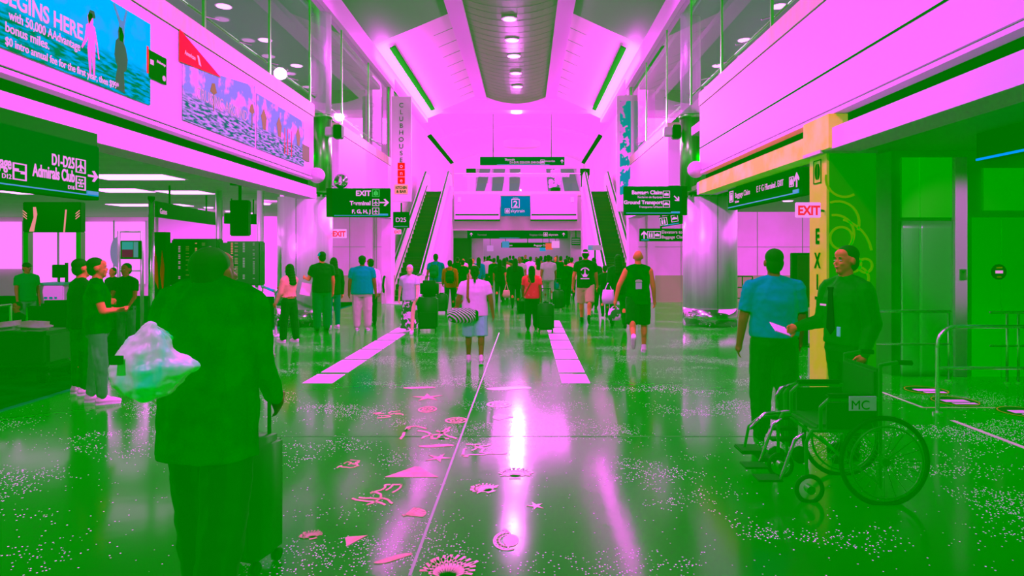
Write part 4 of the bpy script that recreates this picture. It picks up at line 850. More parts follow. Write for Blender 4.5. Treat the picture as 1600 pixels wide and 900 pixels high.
for a in (('star', 668, 621, 50, 'bronze starfish inlay, the farther of the two left of the joint', 10, 1.1), ('disc', 668, 640, 30, 'round bronze sand dollar inlay above the big sponge inlay', 0, 1.3), ('weed', 607, 648, 42, 'thin bronze seaweed inlay farthest left behind', 20, 1),
          ('weed', 676, 673, 84, 'wide tangled bronze sponge inlay left of the joint', 0, 1.3), ('disc', 713, 657, 36, 'small bronze ring inlay touching the joint', 15, 1), ('cucumber', 682, 697, 56, 'slim bronze sea cucumber inlay in the middle distance', 0, 1), ('star', 685, 716, 44, 'bronze starfish inlay under the slim sea cucumber', -20, 1),
          ('weed', 557, 727, 45, 'faint bronze weed inlay at the left', -15, 1.1), ('cone', 647, 738, 82, 'broad triangular bronze shell inlay', 0, 1.1), ('weed', 586, 773, 70, 'looping bronze worm inlay left of centre', 0, 1.5), ('shell', 648, 802, 44, 'ribbed oval bronze shell inlay beside the joint', -60, 1),
          ('coral', 486, 836, 40, 'small faint bronze coral inlay at far left', 30, 1), ('cone', 550, 843, 45, 'bronze conch inlay between coral and cucumber', 60, 1), ('cucumber', 615, 873, 62, 'thick bronze sea cucumber inlay at the bottom', 25, 1), ('coral', 703, 886, 96, 'big branching bronze coral inlay at the bottom edge', 0, 1.1),
          ('spiral', 793, 845, 44, 'bronze nautilus inlay with round openings right of the joint', 0, 1.5), ('star', 837, 791, 28, 'small bronze star inlay right of the nautilus', 20, 1.2), ('coral', 755, 763, 50, 'bronze fan coral inlay right of the joint', 40, 1), ('weed', 758, 704, 66, 'bronze leafy weed inlay right of the joint', 0, 1.2),
          ('coral', 805, 739, 60, 'bronze plume inlay within the bright streak', 0, 1), ('disc', 780, 632, 40, 'bronze oval inlay far right of the joint', 0, 1), ('shell', 785, 652, 38, 'bronze scallop inlay far right of the joint', 90, 1), ('cucumber', 795, 607, 70, 'farthest slim bronze inlay right of the joint', 0, 1.3),
          ('cucumber', 655, 606, 50, 'farthest slim bronze inlay left of the joint', 0, 1)): inlay(*a)
# ------------------------------------------------------------------ people
def person(px, Y, ytop, face, label, top='tee', tc=None, bot='trousers', bc=None, shoe=None, sk=None, hair='short', hc=None, g=1.0, vox=.018,
           pose=None, lean=0, group=None, z0=0, cap=None, mask=None, sit=False, bag=None, fold=.012, wide=1.0):
    """face: heading in degrees, 0 = walking away from the viewer, 180 = towards the viewer, 90 = to the left"""
    tc = tc or blackc; bc = bc or blackc; shoe = shoe or blackl; sk = sk or skin; hc = hc or hairm
    H = EYE + (VY - ytop) * Y / F - z0; s = H / 1.76
    p = dict(hd=(0, 0, 0), ls=4, rs=-4, la=8, ra=8, le=12, re=12, lh=0, rh=0, lk=2, rk=2, hx=0, hz=0, tw=0)
    p.update(pose or {})
    e = empty('person', (WX(px, Y), Y, z0), face, label, 'person', group, s)
    hip = Vector((0, 0, .94))
    Rl = Matrix.Rotation(R(-lean), 3, 'X')
    T = lambda v: hip + Rl @ (Vector(v) - hip)
    def leg(sg, h, k):
        a = Vector((sg * .092 * wide, 0, .93)); d1 = Vector((sg * .03, math.sin(R(h)), -math.cos(R(h)))).normalized(); kn = a + d1 * .43
        d2 = Vector((0, math.sin(R(h - k)), -math.cos(R(h - k)))); an = kn + d2 * .41; return a, kn, an, h - k
    def arm(sg, sw, ab, el):
        a = T((sg * .182 * (.5 + .5 * g), 0, 1.405)); d1 = Vector((sg * math.sin(R(ab)), math.sin(R(sw)) * math.cos(R(ab)), -math.cos(R(sw)) * math.cos(R(ab))))
        b = a + d1 * .29; sw2 = sw + el; ab2 = ab * .5; inw = p.get('li' if sg < 0 else 'ri', 0)
        d2 = Vector((sg * math.sin(R(ab2 - inw)), math.sin(R(sw2)) * math.cos(R(ab2 - inw)), -math.cos(R(sw2)) * math.cos(R(ab2 - inw)))); return a, b, b + d2 * .25, d2
    LL, RL = leg(-1, p['lh'], p['lk']), leg(1, p['rh'], p['rk'])
    LA, RA = arm(-1, p['ls'], p['la'], p['le']), arm(1, p['rs'], p['ra'], p['re'])
    drop = min(LL[2].z, RL[2].z) - .085
    for c in (LL, RL): pass
    def feet_pitch(a): return max(-60, min(20, a))
    off = Vector((0, 0, -drop))
    gl = .5 + .5 * g
    fine = vox <= .009
    # body: one continuous mesh
    bm = bmesh.new()
    loft(bm, [((0, 0, .86), .13 * gl, .1 * gl), ((0, 0, .96), .165 * gl, .112 * g), ((0, .0, 1.08), .135 * g, .1 * g), ((0, 0, 1.2), .15 * g, .105 * g), ((0, 0, 1.32), .17 * gl, .11 * gl), ((0, -.005, 1.42), .165 * gl, .08 * gl), ((0, -.01, 1.48), .07, .06)], T)
    for q in (-1, 1): cap_(bm, T((q * .04, -.015, 1.485)), T((q * .15 * gl, -.005, 1.43)), .035, .045)
    hc0 = Vector((0, .02, 1.635)); HR = Matrix.Rotation(R(p['hz']), 3, 'Z') @ Matrix.Rotation(R(-p['hx']), 3, 'X')
    nk = Vector((0, .0, 1.54))
    def HT(v): return T(nk + HR @ (Vector(v) - nk) + Vector(p['hd']))
    def hell(b_, c, r, n=14):
        m = Matrix.Translation(HT(c)) @ (Rl @ HR).to_4x4() @ Matrix.Diagonal((*r, 1)); bmesh.ops.create_uvsphere(b_, u_segments=n, v_segments=10, radius=1, matrix=m)
    cap_(bm, T((0, -.01, 1.42)), HT((0, .005, 1.56)), .064, .055)
    hell(bm, (0, .0, 1.655), (.074, .092, .092)); hell(bm, (0, .03, 1.60), (.06, .068, .074)); hell(bm, (0, .068, 1.548), (.032, .028, .024)); hell(bm, (0, .045, 1.69), (.06, .05, .045))
    hell(bm, (0, .097, 1.622), (.011, .017, .02)); hell(bm, (0, .09, 1.585), (.022, .014, .008)); hell(bm, (0, .078, 1.662), (.046, .014, .01))
    for q in (-1, 1):
        hell(bm, (q * .078, -.002, 1.63), (.012, .022, .033)); hell(bm, (q * .032, .075, 1.612), (.022, .02, .018))
    for sg, (a, b, c, d2) in ((-1, LA), (1, RA)):
        cap_(bm, a, b, .052 * gl, .04 * gl); cap_(bm, b, c, .04 * gl, .026 * gl)
        side = Vector((sg, 0, 0)); fw = d2.cross(side).normalized(); sd = d2.cross(fw).normalized()
        if sd.x * sg < 0: sd = -sd
        fwd = Vector((0, 1, 0)) - d2 * d2.y
        fwd = fwd.normalized() if fwd.length > .3 else fw
        lat = d2.cross(fwd).normalized()                 # across the palm thickness
        hd = c + d2 * .05
        cap_(bm, c, hd, .028, .032); cap_(bm, hd - fwd * .022, hd + fwd * .022 + d2 * .01, .02, .022)
        curl = -lat * (1 if lat.x * sg > 0 else -1)
        for k, (o_, l_) in enumerate(((-.032, .062), (-.011, .075), (.011, .08), (.032, .072))):
            r_ = .0085 if fine else .0105
            b0 = hd + fwd * o_ * (1.0 if fine else 1.15) + d2 * .02; m1 = b0 + (d2 * .9 + curl * .25).normalized() * l_ * .5; m2 = m1 + (d2 * .7 + curl * .75).normalized() * l_ * .5
            cap_(bm, b0, m1, r_ * 1.1, r_, 7); cap_(bm, m1, m2, r_, r_ * .8, 7)
        t0 = hd + fwd * .03 - d2 * .02; t1 = t0 + (fwd * .8 + d2 * .7).normalized() * .04; cap_(bm, t0, t1, .0125, .011, 7); cap_(bm, t1, t1 + (d2 * .9 + fwd * .2 + curl * .3).normalized() * .03, .011, .009, 7)
    feet = []
    for sg, (a, k, an, ang) in ((-1, LL), (1, RL)):
        cap_(bm, a, k, .085 * gl, .056 * gl); cap_(bm, k, an, .054 * gl, .037)
        c_ = k + (an - k) * .3; bmesh.ops.create_uvsphere(bm, u_segments=12, v_segments=8, radius=1, matrix=Matrix.Translation(c_ + Vector((0, -.015, 0))) @ Matrix.Diagonal((.052 * gl, .055 * gl, .12, 1)))
        pit = R(0 if an.z - drop < .14 else max(-70, ang * .9)); fd = Vector((0, math.cos(pit), math.sin(pit))); up = Vector((0, -math.sin(pit), math.cos(pit)))
        feet.append((an, fd, up, sg)); cap_(bm, an - up * .03, an + fd * .13 - up * .05, .036, .03)
    for v in bm.verts: v.co += off
    mb = MB(); mb.bm.free(); mb.bm = bm; body = mb.build('body', sk, e); remesh(body, vox, 2 if fine else 1)
    # clothes, hair and shoes
    def cloth(name, fn, mat, v=None, sm=5, disp=None):
        b_ = bmesh.new(); fn(b_)
        for q in b_.verts: q.co += off
        m_ = MB(); m_.bm.free(); m_.bm = b_; o = m_.build(name, mat, e); remesh(o, v or vox * 1.0, sm, fold if disp is None else disp, .07); return o
    def torso(b_, z=.88, ex=.02, waist=1.0):
        loft(b_, [((0, 0, z), .175 * gl * wide + ex, .12 * g + ex), ((0, 0, 1.0), .165 * g + ex, .115 * g + ex), ((0, 0, 1.14), .152 * g * waist + ex, .11 * g + ex), ((0, 0, 1.3), .178 * gl + ex, .118 * gl + ex), ((0, -.005, 1.41), .175 * gl + ex * .6, .09 * gl + ex * .6), ((0, -.01, 1.47), .1, .075), ((0, -.01, 1.515), .068, .062)], T)
        for q in (-1, 1): cap_(b_, T((q * .04, -.015, 1.485)), T((q * .15 * gl, -.005, 1.43)), .042 + ex * .3, .055 + ex * .4)
    def sleeves(b_, f, ex=.02, forearm=False):
        for a, b, c, d2 in (LA, RA):
            m_ = a + (b - a) * f; cap_(b_, a, m_, .058 * gl + ex * .7, .046 * gl + ex, flat=not forearm)
            if forearm: cap_(b_, b, c + d2 * .005, .042 * gl + ex, .03 + ex * .6)
    if top == 'tee': cloth('shirt', lambda b_: (torso(b_, .86), sleeves(b_, .62)), tc)
    elif top == 'long': cloth('shirt', lambda b_: (torso(b_, .84), sleeves(b_, 1, .018, True)), tc)
    elif top == 'coat': cloth('coat', lambda b_: (torso(b_, .74, .035), sleeves(b_, 1, .022, True)), tc)
    elif top == 'tank': cloth('tank_top', lambda b_: torso(b_, .84, .014), tc)
    elif top == 'crop': cloth('shirt', lambda b_: (torso(b_, 1.04, .016), sleeves(b_, 1, .016, True)), tc)
    elif top == 'tucked': cloth('shirt', lambda b_: (torso(b_, .96, .018), sleeves(b_, .75, .018)), tc)
    elif top == 'tuckedlong': cloth('shirt', lambda b_: (torso(b_, .95, .02), sleeves(b_, 1, .022, True)), tc)
    def legs(b_, fk, fa, ex):
        loft(b_, [((0, 0, .80), .15 * gl, .1 * g), ((0, 0, .9), .172 * gl * wide + .01, .12 * g + .01), ((0, 0, 1.0), .15 * g + .012, .108 * g + .012)])
        for a, k, an, ang in (LL, RL):
            if fa > 0: cap_(b_, a, k, .092 * gl + ex * .5, .062 * gl + ex); cap_(b_, k, k + (an - k) * fa, .062 * gl + ex, .047 + ex, flat=False)
            else: cap_(b_, a, a + (k - a) * fk, .1 * gl + ex, .085 * gl + ex * 1.3, flat=True)
    if bot == 'trousers': cloth('trousers', lambda b_: legs(b_, 1, .93, .014), bc)
    elif bot == 'wide': cloth('trousers', lambda b_: legs(b_, 1, .93, .035), bc)
    elif bot == 'shorts': cloth('shorts', lambda b_: legs(b_, 1.02, 0, .016), bc)
    elif bot == 'skirt': cloth('skirt', lambda b_: loft(b_, [((0, 0, .15), .24, .2), ((0, 0, .6), .2, .16), ((0, 0, .9), .175 * gl, .13), ((0, 0, 1.02), .14 * g, .11)]), bc)
    for an, fd, up, sg in feet:
        o_ = an + off
        b_ = bmesh.new(); cap_(b_, o_ - up * .035 - fd * .03, o_ - up * .042 + fd * .1, .044, .04); cap_(b_, o_ - up * .042 + fd * .1, o_ - up * .052 + fd * .17, .042, .03); cap_(b_, o_ - up * .03 - fd * .02, o_ + up * .03 - fd * .01, .044, .042)
        mn = None
        m_ = MB(); m_.bm.free(); m_.bm = b_; o = m_.build('shoe', shoe, e); remesh(o, max(.008, vox * .7), 3)
        if pose_flat(up): 
            b2 = MB()
            b2.prism([(o_.x + .047 * math.cos(R(a)) * (1 if math.sin(R(a)) > 0 else .85), o_.y + .06 + .135 * math.sin(R(a))) for a in range(0, 360, 20)], 'z', max(.0, o_.z - .085), max(0, o_.z - .085) + .025)
            b2.build('sole', shoe if shoe is not whites else M('sole_white', (245, 135, 235)), o)
    if hair != 'bald':
        def hr(b_):
            hell(b_, (0, -.022, 1.687), (.083, .094, .082)); hell(b_, (0, -.042, 1.625), (.077, .068, .085))
            if hair == 'long':
                for k in range(6): z = 1.64 - k * .06; hell(b_, (0, -.07 - .01 * k, z), (.08 + .004 * k, .05, .06))
                for q in (-1, 1):
                    for k in range(4): hell(b_, (q * .075, -.02, 1.64 - k * .05), (.022, .05, .05))
            if hair == 'bun': hell(b_, (0, -.09, 1.72), (.045, .045, .045))
            if hair == 'pony':
                for k in range(4): hell(b_, (0, -.11, 1.65 - k * .05), (.03 - .003 * k, .03, .045))
            if hair == 'afro': hell(b_, (0, -.02, 1.69), (.12, .12, .11))
        cloth('hair', hr, hc, max(.009, vox * .8), 2, 0)
    if cap:
        cm, rev = cap
        def cp(b_):
            hell(b_, (0, -.008, 1.69), (.09, .104, .075))
            q = -1 if rev else 1
            for k in (-1, 0, 1): m = HT((k * .035, q * .12, 1.685)); hell(b_, (k * .03, q * .115, 1.682), (.045, .06, .012), 10)
        cloth('cap', cp, cm, .009, 1, 0)
    if mask:
        def mk(b_): hell(b_, (0, .062, 1.592), (.058, .058, .05))
        cloth('face_mask', mk, mask, .009, 1, 0)
    if fine or Y < 13:
        for q in (-1, 1):
            b_ = bmesh.new(); hell(b_, (q * .031, .086, 1.64), (.012, .008, .005), 10)
            for v in b_.verts: v.co += off
            m_ = MB(); m_.bm.free(); m_.bm = b_; m_.build('eye', M('eye_white', (200, 130, 160), .3), e, True)
            b_ = bmesh.new(); hell(b_, (q * .031, .092, 1.662), (.019, .006, .004), 10)
            for v in b_.verts: v.co += off
            m_ = MB(); m_.bm.free(); m_.bm = b_; m_.build('eyebrow', hc, e, True)
        b_ = bmesh.new(); hell(b_, (0, .1045, 1.585), (.02, .005, .0045), 10)
        for v in b_.verts: v.co += off
        m_ = MB(); m_.bm.free(); m_.bm = b_; m_.build('lips', M('lips', (190, 80, 70), .5), e, True)
    info = dict(e=e, s=s, off=off, T=T, LA=LA, RA=RA, body=body)
    rz = Matrix.Rotation(R(face), 3, 'Z')
    def world(v): return e.location + rz @ ((Vector(v) + off) * s)
    info['lhand'] = world(LA[2] + LA[3] * .09); info['rhand'] = world(RA[2] + RA[3] * .09); info['W'] = world; info['TW'] = lambda v: world(T(v))
    return info
def pose_flat(up): return up.z > .98
cap_ = cap_fn = globals()['cap']
def Cm(n, c=(0, 130, 0), noise=None): return M(n, c, .85, spec=.03, noise=noise)
whites = Cm('white_shoe', (240, 132, 225))
tee_white = Cm('cloth_white', (240, 128, 238)); teal_c = Cm('cloth_teal', (0, 138, 92)); blue_c = Cm('cloth_blue', (0, 142, 125)); jean = Cm('cloth_jeans', (45, 132, 55), (5, (110, 140, 125), .45, .75, (1, 1, .4)))
khaki = Cm('cloth_khaki', (175, 130, 110)); pinkg = Cm('cloth_greypink', (205, 130, 180)); grey_c = Cm('cloth_grey', (145, 140, 135)); red_c = Cm('cloth_red', (235, 60, 60), (7, (250, 110, 130), .58, .68, (1, 1, 1)))
yel_c = Cm('cloth_yellow', (110, 110, 0)); lblue = Cm('cloth_lightblue', (130, 150, 190)); tan_c = Cm('cloth_tan', (225, 120, 125)); darkc2 = Cm('cloth_dark', (0, 126, 0)); green2 = Cm('cloth_green', (0, 146, 20)); black2 = blackc
capcyan = Cm('cap_cyan', (0, 165, 120)); capwhite = Cm('cap_white', (235, 130, 225)); maskm = Cm('mask_pale', (225, 150, 215)); maskc = Cm('mask_cyan', (90, 160, 150))
walkL = dict(ls=-22, rs=20, lh=22, lk=6, rh=-14, rk=22, le=14, re=22); walkR = dict(ls=20, rs=-22, lh=-14, lk=22, rh=22, rk=6, le=22, re=14)
# -- foreground figure with the plastic bag
E_ = person(326, 3.05, 345, -8, 'largest figure, in a dark coat seen from behind, with plastic bag and suitcase', 'coat', blackc, 'wide', darkc2, blackl, skind, 'short', hairm, 1.14, .011,
            dict(ls=-4, la=14, le=95, rs=22, ra=-6, re=18, lh=10, lk=6, rh=-6, rk=8, hz=-8, hx=-14, hd=(.0, .05, -.1)), 2, fold=.02)
# -- two men talking at the left
person(152, 7.45, 402, -62, 'man in black t-shirt, faded jeans and white shoes standing with folded arms', 'tee', blackc, 'trousers', jean, whites, skin, 'short', hairm, 1.12, .012, dict(ls=12, la=8, le=78, li=62, rs=16, ra=10, re=72, ri=62, rh=6, rk=4, lh=-4))
person(127, 7.95, 404, -35, 'man in dark t-shirt standing just behind the man in faded jeans', 'tee', darkc2, 'trousers', blackc, whites, skin, 'short', hairm, 1.15, .012, dict(ls=30, la=14, le=60, rs=6))
person(197, 11, 411, 175, 'person in dark clothes with a red strap over the shoulder', 'tee', darkc2, 'trousers', jean, blackl, skin, 'short', hairm, .95, .014, dict(ls=10, le=40, rs=20, re=60))
person(176, 14.3, 418, 170, 'small person far behind, between the two men and the red-strap person', 'long', darkc2, 'trousers', blackc, None, skin, 'short', hairm, .9)
person(42, 13.2, 410, -120, 'man with a cap and green t-shirt standing at the far left', 'tee', green2, 'trousers', jean, None, skind, 'short', hairm, 1.05, .016, dict(ls=-4, le=16, rs=10), cap=(Cm('cap_dark', (0, 118, 0)), False))
sp = person(27, 10.5, 446, 160, 'person seated at the far left behind the cart with pale pillows', 'long', darkc2, 'trousers', blackc, None, skin, 'short', hairm, 1.1, .016, dict(lh=84, lk=84, rh=84, rk=84, ls=25, le=50, rs=25, re=50))
# -- left middle group
fw = person(452, 12.5, 412, 62, 'woman with long dark hair, face mask and tan top looking left', 'crop', tan_c, 'wide', darkc2, whites, skin, 'long', hairm, .9, .012, dict(ls=8, le=20, rs=24, re=80, ri=24, lh=6, rh=-6), mask=maskc)
person(503, 14.25, 393, 35, 'man in a cyan cap holding papers beside the left column', 'tee', darkc2, 'wide', green2, None, skin, 'short', hairm, 1.2, .014, dict(ls=30, le=65, rs=-4, re=20), cap=(capcyan, False))
person(521, 14.72, 402, 40, 'person in a white mask standing behind the man in the cyan cap', 'long', darkc2, 'trousers', Cm('cloth_teal_dark', (0, 138, 60)), whites, skin, 'long', hairm, 1.0, .016, mask=maskm)
person(566, 14.4, 399, 8, 'heavy man in a blue-green shirt and pale trousers seen from behind', 'tee', Cm('cloth_bluegreen', (0, 146, 115)), 'wide', pinkg, whites, skind, 'short', hairm, 1.45, .014, dict(la=12, ra=12, lh=0, rh=2), cap=(Cm('cap_dark'), False), wide=1.15)
person(579, 15.4, 404, 30, 'man in white shirt and dark cap standing behind the heavy man', 'long', tee_white, 'trousers', darkc2, None, skind, 'short', hairm, 1.0, .016, cap=(Cm('cap_maroon', (90, 60, 10)), False))
iw = person(640, 14.0, 412, 178, 'pale-haired woman in a pale top and speckled skirt walking towards the viewer', 'tee', Cm('cloth_lilac', (200, 135, 215)), 'skirt', Cm('cloth_speckle', (30, 130, 30), (10, (245, 130, 240), .52, .55, (1, 1, 1))), whites, skinl, 'short', Cm('hair_pale', (250, 130, 240)), 1.05, .014, dict(ls=24, le=16, rs=-20, re=10, ra=16, lh=16, lk=4, rh=-14, rk=16))
jm_ = person(681, 20.5, 394, -5, 'man in a teal shirt and pale trousers with a dark backpack walking away', 'tee', teal_c, 'trousers', pinkg, None, skind, 'short', hairm, 1.2, .018, walkL)
kp = person(703, 19.2, 404, 5, 'person in a mustard top with a dark backpack beside the teal shirt man', 'long', yel_c, 'trousers', darkc2, whites, skin, 'short', hairm, 1.05, .018, walkR)
# -- centre
kw = person(742, 10.2, 414, 3, 'woman in white t-shirt and pale blue shorts carrying a striped duffel bag', 'tee', tee_white, 'shorts', lblue, whites, skind, 'pony', hairm, 1.3, .012, dict(ls=-8, la=18, le=26, rs=-8, ra=16, re=14, lh=10, lk=6, rh=-8, rk=14), wide=1.12)
lw = person(831, 14.6, 415, -4, 'woman in a red floral top with dark curly hair pulling a suitcase', 'tee', red_c, 'wide', darkc2, None, skind, 'long', hairm, 1.2, .014, dict(ls=8, le=40, rs=-10, re=10, lh=0, rh=6))
mw = person(857, 22, 396, 0, 'man in a grey t-shirt and grey trousers walking away in the crowd', 'tee', grey_c, 'trousers', Cm('cloth_greygreen', (110, 138, 95)), None, skind, 'short', hairm, 1.25, .018, walkL)
nw = person(915, 15.9, 388, -10, 'man in black emblem t-shirt, khaki shorts and backwards white cap', 'tee', darkc2, 'shorts', khaki, blackl, skin, 'short', hairm, 1.2, .014, dict(ls=-10, la=14, le=30, rs=14, re=20, lh=16, lk=8, rh=-18, rk=20), cap=(capwhite, True))
ow = person(997, 11.2, 389, -6, 'bald man in a black tank top and black shorts walking away, one foot lifted', 'tank', blackc, 'shorts', darkc2, whites, skin, 'bald', hairm, 1.15, .012, dict(ls=-14, la=26, le=10, rs=4, ra=12, re=16, lh=-20, lk=42, rh=10, rk=6))
iw2 = person(966, 14.8, 394, 0, 'person with long dark hair half hidden behind the bald man', 'long', darkc2, 'trousers', blackc, None, skin, 'long', hairm, 1.05, .018, walkL)
person(945, 17.5, 412, 0, 'child in dark clothes between the emblem shirt man and the bald man', 'long', darkc2, 'trousers', blackc, None, skin, 'short', hairm, .9, .018, walkR)
# -- right foreground
pw = person(1209, 5.95, 388, -8, 'guard in a blue-green uniform shirt and dark trousers seen from behind', 'tucked', Cm('uniform_teal', (0, 140, 120), (3, (0, 138, 80), .5, .8, (1, 1, 1))), 'wide', Cm('uniform_trousers', (0, 133, 0)), blackl, skind, 'short', hairm, 1.25, .0085, dict(ls=2, la=12, le=12, rs=8, ra=9, re=22, lh=5, rh=-5, lk=2, rk=4), fold=.018, wide=1.0)
qw = person(1322, 5.5, 383, 108, 'man in green shirt and dark tie looking left behind the wheelchair', 'tuckedlong', Cm('uniform_green', (0, 140, 0), (4, (0, 134, 0), .4, .7, (1, 1, 1))), 'trousers', Cm('uniform_trousers'), blackl, skin, 'short', hairm, 1.12, .0085, dict(ls=-6, la=10, le=34, rs=6, ra=8, re=72, ri=0, lh=4, rh=-6), fold=.014)
# -- the far crowd
cl = [blackc, darkc2, teal_c, grey_c, tee_white, Cm('cloth_olive', (70, 125, 10)), darkc2, blackc, Cm('cloth_rose', (230, 130, 150)), darkc2]
cln = ['black', 'dark green', 'teal', 'grey', 'white', 'olive', 'dark', 'black', 'rose', 'dark']
spots = [(715, 27, 400), (724, 31, 402), (739, 29, 402), (751, 36, 399), (762, 31, 399), (772, 26, 401), (781, 22, 403), (792, 27, 400), (802, 34, 398), (812, 24, 399), (821, 38, 397), (829, 29, 399), (838, 33, 400), (845, 27, 398), (868, 30, 399), (876, 26, 398), (884, 20.5, 402), (893, 24, 400), (899, 34, 398), (735, 23.5, 401), (805, 20, 401), (886, 39, 398), (870, 40, 398), (778, 40, 398), (765, 42, 398), (852, 37, 398), (928, 20, 400), (723, 22.5, 404), (748, 25, 400), (757, 34, 399), (788, 23.5, 401), (797, 38, 398), (816, 31, 399), (861, 33, 399), (889, 27, 399), (907, 26, 399), (731, 36, 399), (841, 23, 401)]
crowd = {}
for i, (px, Y, yt) in enumerate(sorted(spots)):
    k = (i * 7) % 10
    nbr = 'left of' if px < 742 else ('just left of the centre of' if px < 800 else ('just right of the centre of' if px < 850 else 'towards the right of'))
    crowd[px] = person(px, Y, yt, random.choice((0, 0, 4, -6, 176)), f'distant walker in a {cln[k]} top, {i+1} from the left in the far crowd', random.choice(('tee', 'long')), cl[k], random.choice(('trousers', 'wide')), random.choice((blackc, darkc2, jean, blackc)), None, random.choice((skin, skind)), random.choice(('short', 'long', 'short')), hairm, random.choice((1, 1.15, 1.25)), .028, random.choice((walkL, walkR)), 0, 'walkers in the far crowd', fold=0)

# ------------------------------------------------------------------ details on people
sleeve_strap = M('strap_brown', (120, 95, 30), .7)
def strap(pts, mat, name, parent, r=.02):
    o = MB().path([Vector(p) for p in pts], r, 8).build(name, mat, None, True)
    return o
def local(info, name, mb, mat, smooth=False):
    o = mb.build(name, mat, info['e'], smooth); return o
# emblem on the black shirt (back)
def onb(info, pts, y, mat, name):  # polygon on the back of the torso in local metres
    off = info['off']; T = info['T']; b = MB()
    A = [b.bm.verts.new(T((u, y, v)) + off) for u, v in pts]; B = [b.bm.verts.new(T((u, y - .008, v)) + off) for u, v in pts]
    b.bm.faces.new(A); b.bm.faces.new(B[::-1])
    for i in range(len(pts)): b.bm.faces.new((A[i], B[i], B[(i + 1) % len(pts)], A[(i + 1) % len(pts)]))
    return b.build(name, mat, info['e'])
for pts in ([(.11 * math.cos(R(a)), 1.24 + .1 * math.sin(R(a))) for a in range(20, 161, 14)] + [(.085 * math.cos(R(a)), 1.24 + .075 * math.sin(R(a))) for a in range(160, 19, -14)],
            [(-.09, 1.2), (-.05, 1.16), (-.02, 1.2), (.02, 1.2), (.05, 1.16), (.09, 1.2), (.04, 1.12), (-.04, 1.12)], [(-.1, 1.07), (.1, 1.07), (.1, 1.09), (-.1, 1.09)], [(-.012, 1.2), (.012, 1.2), (.012, 1.3), (-.012, 1.3)]):
    onb(nw, pts, -.168, M('print_white', (235, 140, 235), .7), 'emblem')
onb(ow, [(-.06, 1.22), (.06, 1.22), (.05, 1.25), (0, 1.265), (-.05, 1.25)], -.155, grey_c, 'shirt_print'); onb(ow, [(-.05, 1.1), (.05, 1.1), (.05, 1.21), (-.05, 1.21)], -.155, M('print_lilac', (150, 140, 160), .7), 'shirt_print')
# backpacks
def backpack(info, label, mat, sc_=1):
    e = empty('backpack', info['e'].location[:], math.degrees(info['e'].rotation_euler.z), label, 'backpack', None, info['s']); dz = info['off'].z
    b = MB(); b.box(-.14 * sc_, .14 * sc_, -.34, -.175, 1.0 + dz, 1.42 + dz, .05); b.build('body', mat, e, True)
    b = MB(); b.box(-.11 * sc_, .11 * sc_, -.4, -.33, 1.03 + dz, 1.22 + dz, .03); b.build('pocket', mat, e, True)
    for q in (-1, 1): MB().path([(q * .09, -.2, 1.38 + dz), (q * .11, -.1, 1.5 + dz), (q * .12, .1, 1.44 + dz), (q * .13, .165, 1.25 + dz), (q * .12, -.0, 1.02 + dz), (q * .1, -.2, 1.02 + dz)], .014).build('strap', mat, e, True)
backpack(jm_, 'dark backpack on the man in the teal shirt', green2); backpack(kp, 'dark backpack on the person in mustard', darkc2)
# guard: belt, epaulettes; man: tie, badge, shirt text, paper
def epa(info):
    for q in (-1, 1):
        o = info['off']; T = info['T']; b = MB(); c = T((q * .15, -.0, 1.475)) + o; b.box(c.x - .05, c.x + .05, c.y - .022, c.y + .022, c.z - .005, c.z + .01); b.build('epaulette', darkc2, info['e'])
epa(pw)
def beltm(info): 
    b = bmesh.new(); o = info['off']; loft(b, [((0, 0, .965 + o.z), .212, .158), ((0, 0, 1.0 + o.z), .212, .158)]); m_ = MB(); m_.bm.free(); m_.bm = b; m_.build('belt', blackl, info['e'], True)
beltm(pw)
o = qw['off']; b = MB(); b.prism([(-.03, 1.42 + o.z), (.03, 1.42 + o.z), (.02, 1.38 + o.z), (.042, 1.08 + o.z), (0, 1.03 + o.z), (-.042, 1.08 + o.z), (-.02, 1.38 + o.z)], 'y', .155, .167); b.build('necktie', Cm('tie', (0, 108, 0)), qw['e'])
b = MB(); b.box(.06, .12, .15, .158, 1.26 + o.z, 1.275 + o.z); b.build('shirt_lettering', lettp, qw['e'])
b = MB(); b.box(-.1, -.06, .15, .16, 1.02 + o.z, 1.1 + o.z, .003); b.build('id_badge', M('badge_blue', (110, 170, 200)), qw['e'])
h = qw['rhand']
pp_ = empty('paper', tuple(h + Vector((-.06, -.04, -.01))), 20, 'white folded paper held by the man in the tie', 'paper')
MB().box(-.12, .05, -.05, .07, -.004, .004).build('sheet', white, pp_).rotation_euler = (R(35), R(18), 0)
# ------------------------------------------------------------------ luggage and bags
def suitcase(name, px, pyb, Y, w, h, d, rz, label, mat, handle=.35, tilt=0, cat='suitcase', hm=None):
    e = empty(name, (WX(px, Y), Y, 0), rz, label, cat); e.rotation_euler.x = R(tilt)
    MB().box(-w / 2, w / 2, -d / 2, d / 2, .06, .06 + h, .035).build('shell', mat, e, True)
    MB().box(-w / 2 + .04, w / 2 - .04, -d / 2 - .02, -d / 2 + .02, .1, .06 + h * .55, .015).build('pocket', mat, e)
    b = MB().path([(-w * .28, d * .3, h), (-w * .28, d * .3, h + handle), (w * .28, d * .3, h + handle), (w * .28, d * .3, h)], .011, 8); b.build('handle', hm or blackl, e, True)
    MB().box(-w * .2, w * .2, -.015, .015, h + .06, h + .09, .008).build('top_grip', blackl, e)
    for x in (-1, 1):
        for y in (-1, 1): MB().cyl((x * w * .4 - .015, y * d * .35, .035), (x * w * .4 + .015, y * d * .35, .035), .035, n=14).build('wheel', blackl, e, True)
    return e
lug = M('luggage_black', (0, 130, 0), .6)
